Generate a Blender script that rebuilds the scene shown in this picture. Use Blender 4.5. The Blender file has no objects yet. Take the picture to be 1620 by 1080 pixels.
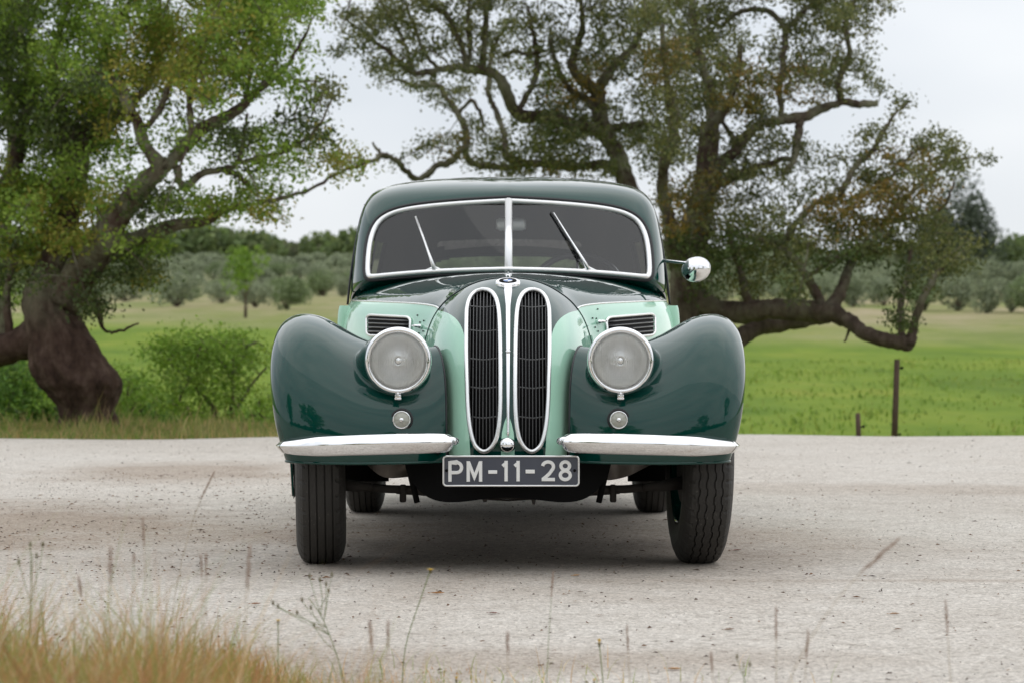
import bpy, math, random
import numpy as np
from mathutils import Vector, Matrix, noise
from mathutils.bvhtree import BVHTree

S = bpy.context.scene
COL = S.collection
R = math.radians
random.seed(7)
rng = np.random.default_rng(7)

# ------------------------------------------------------------------ camera
CAM = Vector((0.0135, -9.07, 0.74))
FPX = 4208.0
cd = bpy.data.cameras.new('camera')
cam = bpy.data.objects.new('camera', cd)
COL.objects.link(cam)
cam.location = CAM
cam.rotation_euler = (R(90) + math.atan(5.0 / FPX), 0, 0)
cd.sensor_width = 36.0
cd.sensor_fit = 'HORIZONTAL'
cd.lens = 36.0 * FPX / 1620.0
cd.clip_start = 0.1
cd.clip_end = 6000
cd.dof.use_dof = True
cd.dof.focus_distance = 8.75
cd.dof.aperture_fstop = 6.7
S.camera = cam

# ------------------------------------------------------------------ world: overcast sky
SUN_EL, SUN_AZ = R(58), R(150)
W = bpy.data.worlds.new('World')
S.world = W
W.use_nodes = True
nt = W.node_tree
nt.nodes.clear()
wo = nt.nodes.new('ShaderNodeOutputWorld')
bg = nt.nodes.new('ShaderNodeBackground')
bg.inputs['Strength'].default_value = 0.1
sky = nt.nodes.new('ShaderNodeTexSky')
sky.sky_type = 'NISHITA'
sky.sun_disc = False
sky.sun_elevation = SUN_EL
sky.sun_rotation = SUN_AZ
tc = nt.nodes.new('ShaderNodeTexCoord')
sx = nt.nodes.new('ShaderNodeSeparateXYZ')
nt.links.new(tc.outputs['Generated'], sx.inputs[0])


def wmath(op, a, b=None, clamp=False):
    n = nt.nodes.new('ShaderNodeMath')
    n.operation = op
    n.use_clamp = clamp
    for i, v in enumerate((a, b)):
        if v is None:
            continue
        if isinstance(v, (int, float)):
            n.inputs[i].default_value = v
        else:
            nt.links.new(v, n.inputs[i])
    return n.outputs[0]


zc = wmath('MAXIMUM', sx.outputs[2], 0.0)
grad = wmath('MULTIPLY_ADD', zc, 0.42)
nt.nodes[-1].inputs[2].default_value = 0.83
mp = nt.nodes.new('ShaderNodeMapping')
mp.inputs['Scale'].default_value = (-1, 1, 2.6)
nt.links.new(tc.outputs['Generated'], mp.inputs[0])
nz = nt.nodes.new('ShaderNodeTexNoise')
nz.inputs['Scale'].default_value = 2.6
nz.inputs['Detail'].default_value = 4
nz.inputs['Roughness'].default_value = 0.5
nt.links.new(mp.outputs[0], nz.inputs[0])
cl = nt.nodes.new('ShaderNodeMapRange')
cl.inputs[1].default_value = 0.3
cl.inputs[2].default_value = 0.7
cl.inputs[3].default_value = 0.86
cl.inputs[4].default_value = 1.12
nt.links.new(nz.outputs[0], cl.inputs[0])
lum = wmath('MULTIPLY', grad, cl.outputs[0])
lum10 = wmath('MULTIPLY', lum, 10.0)
tint = nt.nodes.new('ShaderNodeMixRGB')
tint.inputs[1].default_value = (0.86, 0.92, 1.0, 1)
tint.inputs[2].default_value = (0.955, 0.975, 1.0, 1)
nt.links.new(cl.outputs[0], tint.inputs[0])
mr2 = nt.nodes.new('ShaderNodeMapRange')
mr2.inputs[1].default_value = 0.3
mr2.inputs[2].default_value = 0.62
nt.links.new(nz.outputs[0], mr2.inputs[0])
nt.links.new(mr2.outputs[0], tint.inputs[0])
vm = nt.nodes.new('ShaderNodeVectorMath')
vm.operation = 'SCALE'
nt.links.new(tint.outputs[0], vm.inputs[0])
nt.links.new(lum10, vm.inputs['Scale'])
mx = nt.nodes.new('ShaderNodeMixRGB')
mx.inputs[0].default_value = 0.92
nt.links.new(sky.outputs[0], mx.inputs[1])
nt.links.new(vm.outputs[0], mx.inputs[2])
nt.links.new(mx.outputs[0], bg.inputs[0])
nt.links.new(bg.outputs[0], wo.inputs[0])

sd = bpy.data.lights.new('sun', 'SUN')
sd.energy = 0.75
sd.angle = R(120)
sd.color = (1.0, 0.965, 0.91)
sun = bpy.data.objects.new('sun', sd)
COL.objects.link(sun)
sv = Vector((math.sin(SUN_AZ) * math.cos(SUN_EL) * -1.0, -math.cos(SUN_AZ) * math.cos(SUN_EL) * 1.0, math.sin(SUN_EL)))
# light comes from high behind the car, a little from the right
sv = Vector((0.28, 0.45, 0.85)).normalized()
sun.rotation_euler = sv.to_track_quat('Z', 'Y').to_euler()
sky.sun_elevation = math.asin(sv.z)
sky.sun_rotation = math.atan2(sv.x, sv.y)

S.view_settings.view_transform = 'Standard'
S.view_settings.look = 'None'
S.view_settings.gamma = 1.0
S.view_settings.exposure = 0.15
S.view_settings.use_curve_mapping = False
S.render.engine = 'CYCLES'
S.cycles.max_bounces = 8
S.cycles.transparent_max_bounces = 12


# ------------------------------------------------------------------ helpers
def P(px, py, d):
    """point seen at photo position (px, py) and standing d metres from the camera"""
    return Vector((CAM.x + (px - 810.0) * d / FPX, CAM.y + d, CAM.z + (545.0 - py) * d / FPX))


def to_px(p):
    d = p[1] - CAM.y
    return 810.0 + (p[0] - CAM.x) * FPX / d, 545.0 - (p[2] - CAM.z) * FPX / d


def tag(o, label=None, cat=None, group=None, kind=None):
    if label:
        o['label'] = label
    if cat:
        o['category'] = cat
    if group:
        o['group'] = group
    if kind:
        o['kind'] = kind
    return o


def empty(name, loc=(0, 0, 0), rz=0, **kw):
    o = bpy.data.objects.new(name, None)
    COL.objects.link(o)
    o.location = loc
    o.rotation_euler = (0, 0, rz)
    o.empty_display_size = 0.2
    tag(o, **kw)
    return o


def link(name, me, mat, parent=None, loc=None, **kw):
    o = bpy.data.objects.new(name, me)
    COL.objects.link(o)
    if mat is not None and not me.materials:
        me.materials.append(mat)
    if parent is not None:
        o.parent = parent
    if loc is not None:
        o.location = loc
    tag(o, **kw)
    return o


class MB:
    def __init__(self):
        self.v = []
        self.f = []

    def add(self, verts, faces):
        b = len(self.v)
        self.v.extend([tuple(q) for q in verts])
        self.f.extend([tuple(b + i for i in f) for f in faces])
        return self

    def grid(self, G, closed_u=False, closed_v=False, flip=False):
        nu, nv = G.shape[0], G.shape[1]
        fs = []
        for i in range(nu - (0 if closed_u else 1)):
            i2 = (i + 1) % nu
            for j in range(nv - (0 if closed_v else 1)):
                j2 = (j + 1) % nv
                q = (i * nv + j, i2 * nv + j, i2 * nv + j2, i * nv + j2)
                fs.append(q[::-1] if flip else q)
        return self.add(G.reshape(-1, 3).tolist(), fs)

    def tube(self, pts, rad, n=8, closed=False, flat=None, cap=True, rough=0.0, seed=0.0, nscale=2.0):
        """round bar along pts; rad number or list; flat=(normal, ratio) squashes it"""
        pts = [Vector(p) for p in pts]
        m = len(pts)
        if not hasattr(rad, '__len__'):
            rad = [rad] * m
        rings = []
        prev = None
        for i in range(m):
            if closed:
                t = pts[(i + 1) % m] - pts[i - 1]
            else:
                t = pts[min(i + 1, m - 1)] - pts[max(i - 1, 0)]
            if t.length < 1e-9:
                t = Vector((0, 0, 1))
            t.normalize()
            if prev is None:
                a = Vector((0, 0, 1)) if abs(t.z) < 0.9 else Vector((1, 0, 0))
                nrm = t.cross(a).normalized()
            else:
                nrm = (prev - t * prev.dot(t))
                if nrm.length < 1e-6:
                    nrm = t.orthogonal()
                nrm.normalize()
            prev = nrm
            bn = t.cross(nrm)
            ring = []
            for k in range(n):
                a = 2 * math.pi * k / n
                dv = nrm * math.cos(a) + bn * math.sin(a)
                r = rad[i]
                if rough:
                    q = pts[i] + dv * r
                    r *= 1 + rough * noise.noise(Vector((q.x * nscale + seed, q.y * nscale, q.z * nscale)) * 1.0) \
                        + rough * .5 * noise.noise(Vector((q.x * nscale * 3.1 + seed, q.y * nscale * 3.1, q.z * nscale * 3.1)))
                v = dv * r
                if flat is not None:
                    nn = flat[0]
                    c = v.dot(nn)
                    v = v - nn * c * (1 - flat[1])
                ring.append(pts[i] + v)
            rings.append(ring)
        b = len(self.v)
        for rg in rings:
            self.v.extend([tuple(q) for q in rg])
        for i in range(m - (0 if closed else 1)):
            i2 = (i + 1) % m
            for k in range(n):
                k2 = (k + 1) % n
                self.f.append((b + i * n + k, b + i * n + k2, b + i2 * n + k2, b + i2 * n + k))
        if cap and not closed:
            self.f.append(tuple(b + k for k in range(n))[::-1])
            self.f.append(tuple(b + (m - 1) * n + k for k in range(n)))
        return self

    def box(self, c, s, rot=None):
        x, y, z = s[0] / 2, s[1] / 2, s[2] / 2
        vs = [Vector((i * x, j * y, k * z)) for i in (-1, 1) for j in (-1, 1) for k in (-1, 1)]
        if rot is not None:
            vs = [rot @ v for v in vs]
        vs = [v + Vector(c) for v in vs]
        return self.add(vs, [(0, 1, 3, 2), (4, 6, 7, 5), (0, 4, 5, 1), (2, 3, 7, 6), (0, 2, 6, 4), (1, 5, 7, 3)])

    def lathe(self, prof, origin, axis='y', n=48):
        """prof: list of (radius, along)"""
        o = Vector(origin)
        G = np.zeros((len(prof), n, 3))
        for i, (r, a) in enumerate(prof):
            for k in range(n):
                t = 2 * math.pi * k / n
                if axis == 'y':
                    G[i, k] = (o.x + r * math.cos(t), o.y + a, o.z + r * math.sin(t))
                elif axis == 'x':
                    G[i, k] = (o.x + a, o.y + r * math.cos(t), o.z + r * math.sin(t))
                else:
                    G[i, k] = (o.x + r * math.cos(t), o.y + r * math.sin(t), o.z + a)
        return self.grid(G, closed_v=True)

    def mesh(self, name, smooth=True):
        me = bpy.data.meshes.new(name)
        me.from_pydata(self.v, [], self.f)
        if smooth:
            me.polygons.foreach_set('use_smooth', [True] * len(me.polygons))
        me.update()
        return me

    def build(self, name, mat, parent=None, smooth=True, bevel=0, loc=None, **kw):
        o = link(name, self.mesh(name, smooth), mat, parent, loc, **kw)
        if bevel:
            b = o.modifiers.new('bevel', 'BEVEL')
            b.width = bevel
            b.segments = 2
            b.limit_method = 'ANGLE'
        return o


def quad_mesh(name, V, colors=None):
    """V: (N,k,3) array of separate k-gons; colours per polygon -> point attribute Col"""
    N, k = V.shape[0], V.shape[1]
    me = bpy.data.meshes.new(name)
    me.vertices.add(N * k)
    me.vertices.foreach_set('co', V.reshape(-1).astype(np.float32))
    me.loops.add(N * k)
    me.loops.foreach_set('vertex_index', np.arange(N * k, dtype=np.int32))
    me.polygons.add(N)
    me.polygons.foreach_set('loop_start', np.arange(0, N * k, k, dtype=np.int32))
    me.polygons.foreach_set('loop_total', np.full(N, k, dtype=np.int32))
    me.update(calc_edges=True)
    if colors is not None:
        ca = me.color_attributes.new('Col', 'FLOAT_COLOR', 'POINT')
        c4 = np.ones((N, k, 4), dtype=np.float32)
        c4[:, :, :3] = colors[:, None, :]
        ca.data.foreach_set('color', c4.reshape(-1))
    return me


def bs_basis(n, t, deg=3):
    deg = min(deg, n - 1)
    kn = np.concatenate([np.zeros(deg), np.linspace(0, 1, n - deg + 1), np.ones(deg)])
    t = np.clip(np.asarray(t, float), 0, 1 - 1e-9)
    B = np.zeros((len(t), n + deg))
    for i in range(n + deg):
        B[:, i] = (t >= kn[i]) & (t < kn[i + 1]) if i < len(kn) - 1 else 0
    for p in range(1, deg + 1):
        NB = np.zeros_like(B)
        for i in range(n + deg - p):
            a = kn[i + p] - kn[i]
            b = kn[i + p + 1] - kn[i + 1]
            if a > 0:
                NB[:, i] += (t - kn[i]) / a * B[:, i]
            if b > 0:
                NB[:, i] += (kn[i + p + 1] - t) / b * B[:, i + 1]
        B = NB
    return B[:, :n]


def bsurf(ctrl, tu, tv):
    C = np.asarray(ctrl, float)
    Bu = bs_basis(C.shape[0], tu)
    Bv = bs_basis(C.shape[1], tv)
    return np.einsum('ia,jb,abk->ijk', Bu, Bv, C)


def bcurve(ctrl, n):
    C = np.asarray(ctrl, float)
    return bs_basis(len(C), np.linspace(0, 1, n)) @ C


def crom(pts, sub):
    """Catmull-Rom through rows of pts (any dimension)"""
    A = np.asarray(pts, float)
    A = np.vstack([2 * A[0] - A[1], A, 2 * A[-1] - A[-2]])
    out = []
    for i in range(1, len(A) - 2):
        for k in range(sub):
            t = k / sub
            out.append(0.5 * ((2 * A[i]) + (-A[i - 1] + A[i + 1]) * t + (2 * A[i - 1] - 5 * A[i] + 4 * A[i + 1] - A[i + 2]) * t * t
                              + (-A[i - 1] + 3 * A[i] - 3 * A[i + 1] + A[i + 2]) * t ** 3))
    out.append(A[-2])
    return np.array(out)


# ------------------------------------------------------------------ materials
def mat_new(name):
    m = bpy.data.materials.new(name)
    m.use_nodes = True
    t = m.node_tree
    b = t.nodes['Principled BSDF']
    return m, t, b


def simple(name, col, rough=0.5, metal=0.0, coat=0.0, bump=0.0, bscale=80.0, var=0.0, vscale=6.0, spec=0.5, coat_rough=0.02):
    m, t, b = mat_new(name)
    b.inputs['Base Color'].default_value = (*col, 1)
    b.inputs['Roughness'].default_value = rough
    b.inputs['Metallic'].default_value = metal
    b.inputs['Coat Weight'].default_value = coat
    b.inputs['Coat Roughness'].default_value = coat_rough
    b.inputs['Specular IOR Level'].default_value = spec
    tcn = t.nodes.new('ShaderNodeTexCoord')
    if var:
        n = t.nodes.new('ShaderNodeTexNoise')
        n.inputs['Scale'].default_value = vscale
        n.inputs['Detail'].default_value = 5
        t.links.new(tcn.outputs['Object'], n.inputs[0])
        r = t.nodes.new('ShaderNodeMixRGB')
        r.inputs[1].default_value = (*[c * (1 - var) for c in col], 1)
        r.inputs[2].default_value = (*[min(1, c * (1 + var)) for c in col], 1)
        t.links.new(n.outputs[0], r.inputs[0])
        t.links.new(r.outputs[0], b.inputs['Base Color'])
    if bump:
        n = t.nodes.new('ShaderNodeTexNoise')
        n.inputs['Scale'].default_value = bscale
        n.inputs['Detail'].default_value = 4
        t.links.new(tcn.outputs['Object'], n.inputs[0])
        bp = t.nodes.new('ShaderNodeBump')
        bp.inputs['Strength'].default_value = bump
        bp.inputs['Distance'].default_value = 0.01
        t.links.new(n.outputs[0], bp.inputs['Height'])
        t.links.new(bp.outputs[0], b.inputs['Normal'])
    return m


DARK = (0.0006, 0.042, 0.032)
MINT = (0.44, 0.74, 0.57)
CREAM = MINT


def paint(name, col):
    m = simple(name, col, rough=0.4, coat=1.0, coat_rough=0.015, spec=0.0)
    t = m.node_tree
    b = t.nodes['Principled BSDF']
    tcn = t.nodes.new('ShaderNodeTexCoord')
    # orange peel on the clear coat
    n = t.nodes.new('ShaderNodeTexNoise')
    n.inputs['Scale'].default_value = 7
    n.inputs['Detail'].default_value = 2
    t.links.new(tcn.outputs['Object'], n.inputs[0])
    bp = t.nodes.new('ShaderNodeBump')
    bp.inputs['Strength'].default_value = 0.05
    bp.inputs['Distance'].default_value = 0.02
    t.links.new(n.outputs[0], bp.inputs['Height'])
    t.links.new(bp.outputs[0], b.inputs['Coat Normal'])
    b.inputs['Coat IOR'].default_value = 1.5
    return m


m_dark = paint('dark_green_paint', DARK)
m_mint = paint('mint_paint', MINT)

# two-tone nose paint: mint below a curved edge, dark above
m_nose = paint('two_tone_paint', DARK)
t = m_nose.node_tree
b = t.nodes['Principled BSDF']
tcn = t.nodes.new('ShaderNodeTexCoord')
sp = t.nodes.new('ShaderNodeSeparateXYZ')
t.links.new(tcn.outputs['Object'], sp.inputs[0])
ab = t.nodes.new('ShaderNodeMath'); ab.operation = 'ABSOLUTE'
t.links.new(sp.outputs[0], ab.inputs[0])
dv = t.nodes.new('ShaderNodeMath'); dv.operation = 'MULTIPLY'; dv.inputs[1].default_value = 2.5
t.links.new(ab.outputs[0], dv.inputs[0])
fc = t.nodes.new('ShaderNodeFloatCurve')
cv = fc.mapping.curves[0]
EDGE = [(0.0, 0.520), (0.03, 0.488), (0.05, 0.452), (0.056, 0.37), (0.30, 0.37), (0.335, 0.60), (0.350, 0.745), (0.361, 0.772), (0.375, 0.790), (0.395, 0.806),
        (0.416, 0.818), (0.44, 0.828), (0.47, 0.837), (0.51, 0.846), (0.55, 0.852), (0.60, 0.857), (1.0, 0.857)]
cv.points[0].location = EDGE[0]
cv.points[1].location = EDGE[-1]
for e in EDGE[1:-1]:
    cv.points.new(*e)
for p_ in cv.points:
    p_.handle_type = 'VECTOR'
fc.mapping.update()
t.links.new(dv.outputs[0], fc.inputs['Value'])
sb = t.nodes.new('ShaderNodeMath'); sb.operation = 'SUBTRACT'
t.links.new(sp.outputs[2], sb.inputs[0]); t.links.new(fc.outputs[0], sb.inputs[1])
mr = t.nodes.new('ShaderNodeMapRange')
mr.inputs[1].default_value = -0.0006
mr.inputs[2].default_value = 0.0006
t.links.new(sb.outputs[0], mr.inputs[0])
mc = t.nodes.new('ShaderNodeMixRGB')
mc.inputs[1].default_value = (*MINT, 1)
mc.inputs[2].default_value = (*DARK, 1)
t.links.new(mr.outputs[0], mc.inputs[0])
t.links.new(mc.outputs[0], b.inputs['Base Color'])

m_chrome = simple('chrome', (0.88, 0.88, 0.885), rough=0.06, metal=1.0)
m_satin = simple('satin_chrome', (0.84, 0.84, 0.83), rough=0.22, metal=1.0)
m_alu = simple('polished_trim', (0.86, 0.86, 0.85), rough=0.3, metal=0.85)
m_rubber = simple('black_rubber', (0.016, 0.016, 0.018), rough=0.45, bump=0.1)
m_black = simple('black_metal', (0.006, 0.006, 0.006), rough=0.7, var=0.3, spec=0.08)
m_slat = simple('grille_slat_metal', (0.07, 0.07, 0.07), rough=0.4, metal=0.3)
m_tyre = simple('tyre_rubber', (0.028, 0.026, 0.023), rough=0.62, bump=0.25, bscale=160, var=0.35, vscale=18)
m_under = simple('dusty_underbody', (0.045, 0.040, 0.036), rough=0.8, var=0.5, vscale=9, bump=0.3, bscale=30)
m_liner = simple('grey_splash_panel', (0.60, 0.54, 0.50), rough=0.5, metal=0.3, var=0.55, vscale=14, bump=0.6, bscale=14)
m_plate = simple('plate_enamel', (0.055, 0.062, 0.085), rough=0.35, coat=0.3, var=0.12, vscale=30)
m_letter = simple('plate_letter_paint', (0.86, 0.86, 0.84), rough=0.4)
m_seat = simple('interior_leather', (0.05, 0.04, 0.035), rough=0.5, var=0.2)
m_head = simple('headliner', (0.035, 0.034, 0.033), rough=0.9)
m_wood = simple('fence_wood', (0.10, 0.062, 0.045), rough=0.9, bump=0.8, bscale=25, var=0.4, vscale=12)
m_white = simple('white_enamel', (0.75, 0.76, 0.77), rough=0.3)
m_blue = simple('blue_enamel', (0.03, 0.15, 0.45), rough=0.3)

# flecked tyre: tiny pale grit in the tread
t = m_tyre.node_tree
b = t.nodes['Principled BSDF']
tcn = t.nodes.new('ShaderNodeTexCoord')
vo = t.nodes.new('ShaderNodeTexVoronoi'); vo.inputs['Scale'].default_value = 70
t.links.new(tcn.outputs['Object'], vo.inputs[0])
lt = t.nodes.new('ShaderNodeMath'); lt.operation = 'LESS_THAN'; lt.inputs[1].default_value = 0.11
t.links.new(vo.outputs['Distance'], lt.inputs[0])
src = b.inputs['Base Color'].links[0].from_socket
mg = t.nodes.new('ShaderNodeMixRGB'); mg.inputs[2].default_value = (0.22, 0.20, 0.18, 1)
ml = t.nodes.new('ShaderNodeMath'); ml.operation = 'MULTIPLY'; ml.inputs[1].default_value = 0.7
nn = t.nodes.new('ShaderNodeTexNoise'); nn.inputs['Scale'].default_value = 9
t.links.new(tcn.outputs['Object'], nn.inputs[0])
gt = t.nodes.new('ShaderNodeMath'); gt.operation = 'GREATER_THAN'; gt.inputs[1].default_value = 0.53
t.links.new(nn.outputs[0], gt.inputs[0])
m2 = t.nodes.new('ShaderNodeMath'); m2.operation = 'MULTIPLY'
t.links.new(lt.outputs[0], ml.inputs[0]); t.links.new(ml.outputs[0], m2.inputs[0]); t.links.new(gt.outputs[0], m2.inputs[1])
t.links.new(src, mg.inputs[1]); t.links.new(m2.outputs[0], mg.inputs[0]); t.links.new(mg.outputs[0], b.inputs['Base Color'])


def glass(name, tintc=(0.8, 0.83, 0.84), ior=1.5, rough=0.0, extra=0.0, ribs=0.0):
    """pane: reflection by Fresnel over a tinted clear body"""
    m = bpy.data.materials.new(name)
    m.use_nodes = True
    t = m.node_tree
    t.nodes.clear()
    o = t.nodes.new('ShaderNodeOutputMaterial')
    mxs = t.nodes.new('ShaderNodeMixShader')
    tr = t.nodes.new('ShaderNodeBsdfTransparent')
    tr.inputs[0].default_value = (*tintc, 1)
    gl = t.nodes.new('ShaderNodeBsdfGlossy')
    gl.inputs['Roughness'].default_value = rough
    ge = t.nodes.new('ShaderNodeNewGeometry')
    dt = t.nodes.new('ShaderNodeVectorMath'); dt.operation = 'DOT_PRODUCT'
    t.links.new(ge.outputs['Normal'], dt.inputs[0]); t.links.new(ge.outputs['Incoming'], dt.inputs[1])
    prev = dt.outputs['Value']
    for op, b_, c_ in (('ABSOLUTE', None, None), ('SUBTRACT', 1, None), ('POWER', 5.0, None), ('MULTIPLY_ADD', .92, None)):
        mm_ = t.nodes.new('ShaderNodeMath'); mm_.operation = op
        if op == 'SUBTRACT':
            mm_.inputs[0].default_value = 1.0
            t.links.new(prev, mm_.inputs[1])
        else:
            t.links.new(prev, mm_.inputs[0])
            if b_ is not None:
                mm_.inputs[1].default_value = b_
        if op == 'MULTIPLY_ADD':
            mm_.inputs[2].default_value = .078 + extra      # both faces of a thin pane
        prev = mm_.outputs[0]
    ad = mm_
    t.links.new(ad.outputs[0], mxs.inputs[0])
    t.links.new(tr.outputs[0], mxs.inputs[1])
    t.links.new(gl.outputs[0], mxs.inputs[2])
    t.links.new(mxs.outputs[0], o.inputs[0])
    return m


m_glass = glass('window_glass', (0.80, 0.82, 0.82), ior=1.5)
m_lens = bpy.data.materials.new('headlight_glass')
m_lens.use_nodes = True
b = m_lens.node_tree.nodes['Principled BSDF']
b.inputs['Base Color'].default_value = (.97, .98, .97, 1)
b.inputs['Roughness'].default_value = .03
b.inputs['IOR'].default_value = 1.45
b.inputs['Transmission Weight'].default_value = 1.0
# ================================================================== THE CAR
car = empty('vintage_car', (0, 0, 0), label='dark green and mint two-tone pre-war coupe parked facing the camera on the gravel',
            cat='car')


def mirror(G):
    H = G.copy()
    H[..., 0] *= -1
    return H


# ---- nose + bonnet net (half, columns from the centre to the lower side)
ROWS = [
    [(0, -.50, .36), (.06, -.50, .36), (.12, -.485, .36), (.17, -.44, .36), (.200, -.35, .36), (.215, -.22, .36), (.23, -.05, .36)],
    [(0, -.515, .43), (.06, -.515, .43), (.12, -.50, .43), (.17, -.45, .43), (.200, -.36, .43), (.22, -.22, .43), (.23, -.05, .43)],
    [(0, -.49, .56), (.06, -.49, .56), (.12, -.475, .56), (.168, -.42, .56), (.203, -.33, .56), (.225, -.20, .55), (.24, -.03, .55)],
    [(0, -.43, .69), (.06, -.43, .69), (.12, -.415, .69), (.17, -.365, .685), (.21, -.28, .68), (.245, -.15, .66), (.26, .02, .62)],
    [(0, -.345, .80), (.06, -.345, .80), (.12, -.325, .80), (.17, -.28, .785), (.222, -.19, .765), (.262, -.06, .70), (.28, .08, .62)],
    [(0, -.24, .89), (.06, -.24, .888), (.12, -.215, .88), (.178, -.16, .852), (.232, -.07, .81), (.275, .03, .73), (.30, .13, .60)],
    [(0, -.12, .945), (.06, -.12, .942), (.12, -.095, .928), (.183, -.045, .893), (.238, .03, .845), (.283, .10, .75), (.31, .17, .58)],
    [(0, -.01, .970), (.06, 0, .967), (.125, .02, .950), (.19, .06, .912), (.246, .11, .865), (.292, .16, .77), (.32, .20, .57)],
    [(0, .10, .980), (.065, .11, .977), (.135, .13, .962), (.205, .16, .922), (.266, .20, .876), (.31, .24, .78), (.335, .28, .56)],
    [(0, .35, .992), (.085, .35, .990), (.18, .35, .972), (.27, .36, .930), (.340, .38, .888), (.375, .40, .79), (.39, .42, .56)],
    [(0, .65, 1.002), (.11, .65, 1.0), (.235, .65, .982), (.35, .65, .940), (.432, .66, .897), (.462, .67, .79), (.475, .68, .56)],
    [(0, .95, 1.010), (.14, .95, 1.008), (.30, .95, .990), (.440, .95, .948), (.532, .96, .905), (.562, .97, .80), (.575, .98, .56)],
    [(0, 1.22, 1.013), (.17, 1.22, 1.011), (.36, 1.22, .996), (.52, 1.23, .958), (.618, 1.25, .912), (.645, 1.26, .80), (.657, 1.26, .56)],
    [(0, 1.45, 1.02), (.18, 1.45, 1.018), (.38, 1.46, 1.0), (.55, 1.48, .965), (.650, 1.50, .915), (.668, 1.50, .80), (.675, 1.50, .56)],
]
half = np.array(ROWS, float)
full = np.concatenate([mirror(half)[:, :0:-1], half], axis=1)      # 13 columns
NR = len(ROWS)
UG = 0.545          # iso-line of the shut line between nose and bonnet
VB = 0.882          # iso-line of the belt moulding (and 1 - VB)


def body_pts(us, vs):
    return bsurf(full, us, vs)


bm_all = MB().grid(body_pts(np.linspace(0, 1, 120), np.linspace(0, 1, 140)))
bvh_body = BVHTree.FromPolygons([Vector(v) for v in bm_all.v], bm_all.f)


def hit(px, py, bvh=None):
    bvh = bvh or bvh_body
    dr = (P(px, py, 9.0) - CAM).normalized()
    loc, nrm, _, _ = bvh.ray_cast(CAM, dr)
    if loc is None:
        return None, None
    if nrm.dot(dr) > 0:
        nrm = -nrm
    return loc, nrm


def surf(x, z, bvh=None):
    loc, nrm, _, _ = (bvh or bvh_body).ray_cast(Vector((x, -3, z)), Vector((0, 1, 0)))
    return loc, nrm


# kidney outlines, traced, laid on the nose
KID = [(763, 455), (751, 459), (742, 468), (737, 482), (735.5, 500), (735, 553), (736, 600), (737.5, 640), (741, 675), (748, 702),
       (757, 713), (766, 716.5), (775, 713), (783, 704), (789, 690), (793, 665), (794.5, 630), (794.5, 560), (793, 503), (789.5, 477),
       (783, 463), (774, 456.5)]
kc = np.array([764.5, 586.0])
kid_in = [(kc[0] + (p[0] - kc[0]) * (1 - 2.9 / 30.0), kc[1] + (p[1] - kc[1]) * (1 - 3.0 / 131.0)) for p in KID]
kid_px = crom(np.array(kid_in + [kid_in[0]]), 4)[:-1]
kid_w = []
for q in kid_px:
    h, _ = hit(q[0], q[1])
    kid_w.append(h)
kid_xz = np.array([(h.x, h.z) for h in kid_w])


def inside(x, z, poly):
    c = False
    n = len(poly)
    j = n - 1
    for i in range(n):
        if (poly[i][1] > z) != (poly[j][1] > z) and x < (poly[j][0] - poly[i][0]) * (z - poly[i][1]) / (poly[j][1] - poly[i][1]) + poly[i][0]:
            c = not c
        j = i
    return c


# nose panel with the two kidney openings
us = np.linspace(0, UG - 0.0015, 190)
vs = np.linspace(0.0, 1.0, 260)
G = body_pts(us, vs)
nb = MB()
nb.v = G.reshape(-1, 3).tolist()
nv_ = len(vs)
ctr = 0.25 * (G[:-1, :-1] + G[1:, :-1] + G[1:, 1:] + G[:-1, 1:])
x0, x1 = kid_xz[:, 0].min(), kid_xz[:, 0].max()
for i in range(len(us) - 1):
    for j in range(nv_ - 1):
        c = ctr[i, j]
        ax = -abs(c[0])
        if x0 < ax < x1 and c[1] < 0.0 and inside(ax, c[2], kid_xz):
            continue
        nb.f.append((i * nv_ + j, i * nv_ + j + 1, (i + 1) * nv_ + j + 1, (i + 1) * nv_ + j))
nb.build('nose_panel', m_nose, car)

# bonnet top and side panels behind the shut line
u2 = np.linspace(UG + 0.0015, 1.0, 110)
MB().grid(body_pts(u2, np.linspace(1 - VB, VB, 120)), flip=True).build('bonnet', m_dark, car)
side_l = body_pts(u2, np.linspace(0, 1 - VB - .002, 30))
side_r = body_pts(u2, np.linspace(VB + .002, 1, 30))
MB().grid(side_l, flip=True).build('bonnet_side', m_mint, car)
MB().grid(side_r, flip=True).build('bonnet_side', m_mint, car)
# shut line: a dark strip sunk between the panels for the shade in the gap
gl = body_pts([UG], np.linspace(0.02, 0.98, 110))[0]
MB().tube(gl, 0.0028, 6).build('shut_line_shade', m_rubber, car)
# belt moulding
for v_ in (1 - VB, VB):
    ln = body_pts(np.linspace(UG + .004, 1, 70), [v_])[:, 0]
    MB().tube(ln, 0.0036, 8).build('belt_moulding', m_satin, car)
# bonnet centre hinge strip
ln = body_pts(np.linspace(UG + .01, .97, 50), [0.5])[:, 0]
ln[:, 2] += .001
MB().tube(ln, 0.004, 8).build('bonnet_hinge', m_dark, car)

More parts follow.
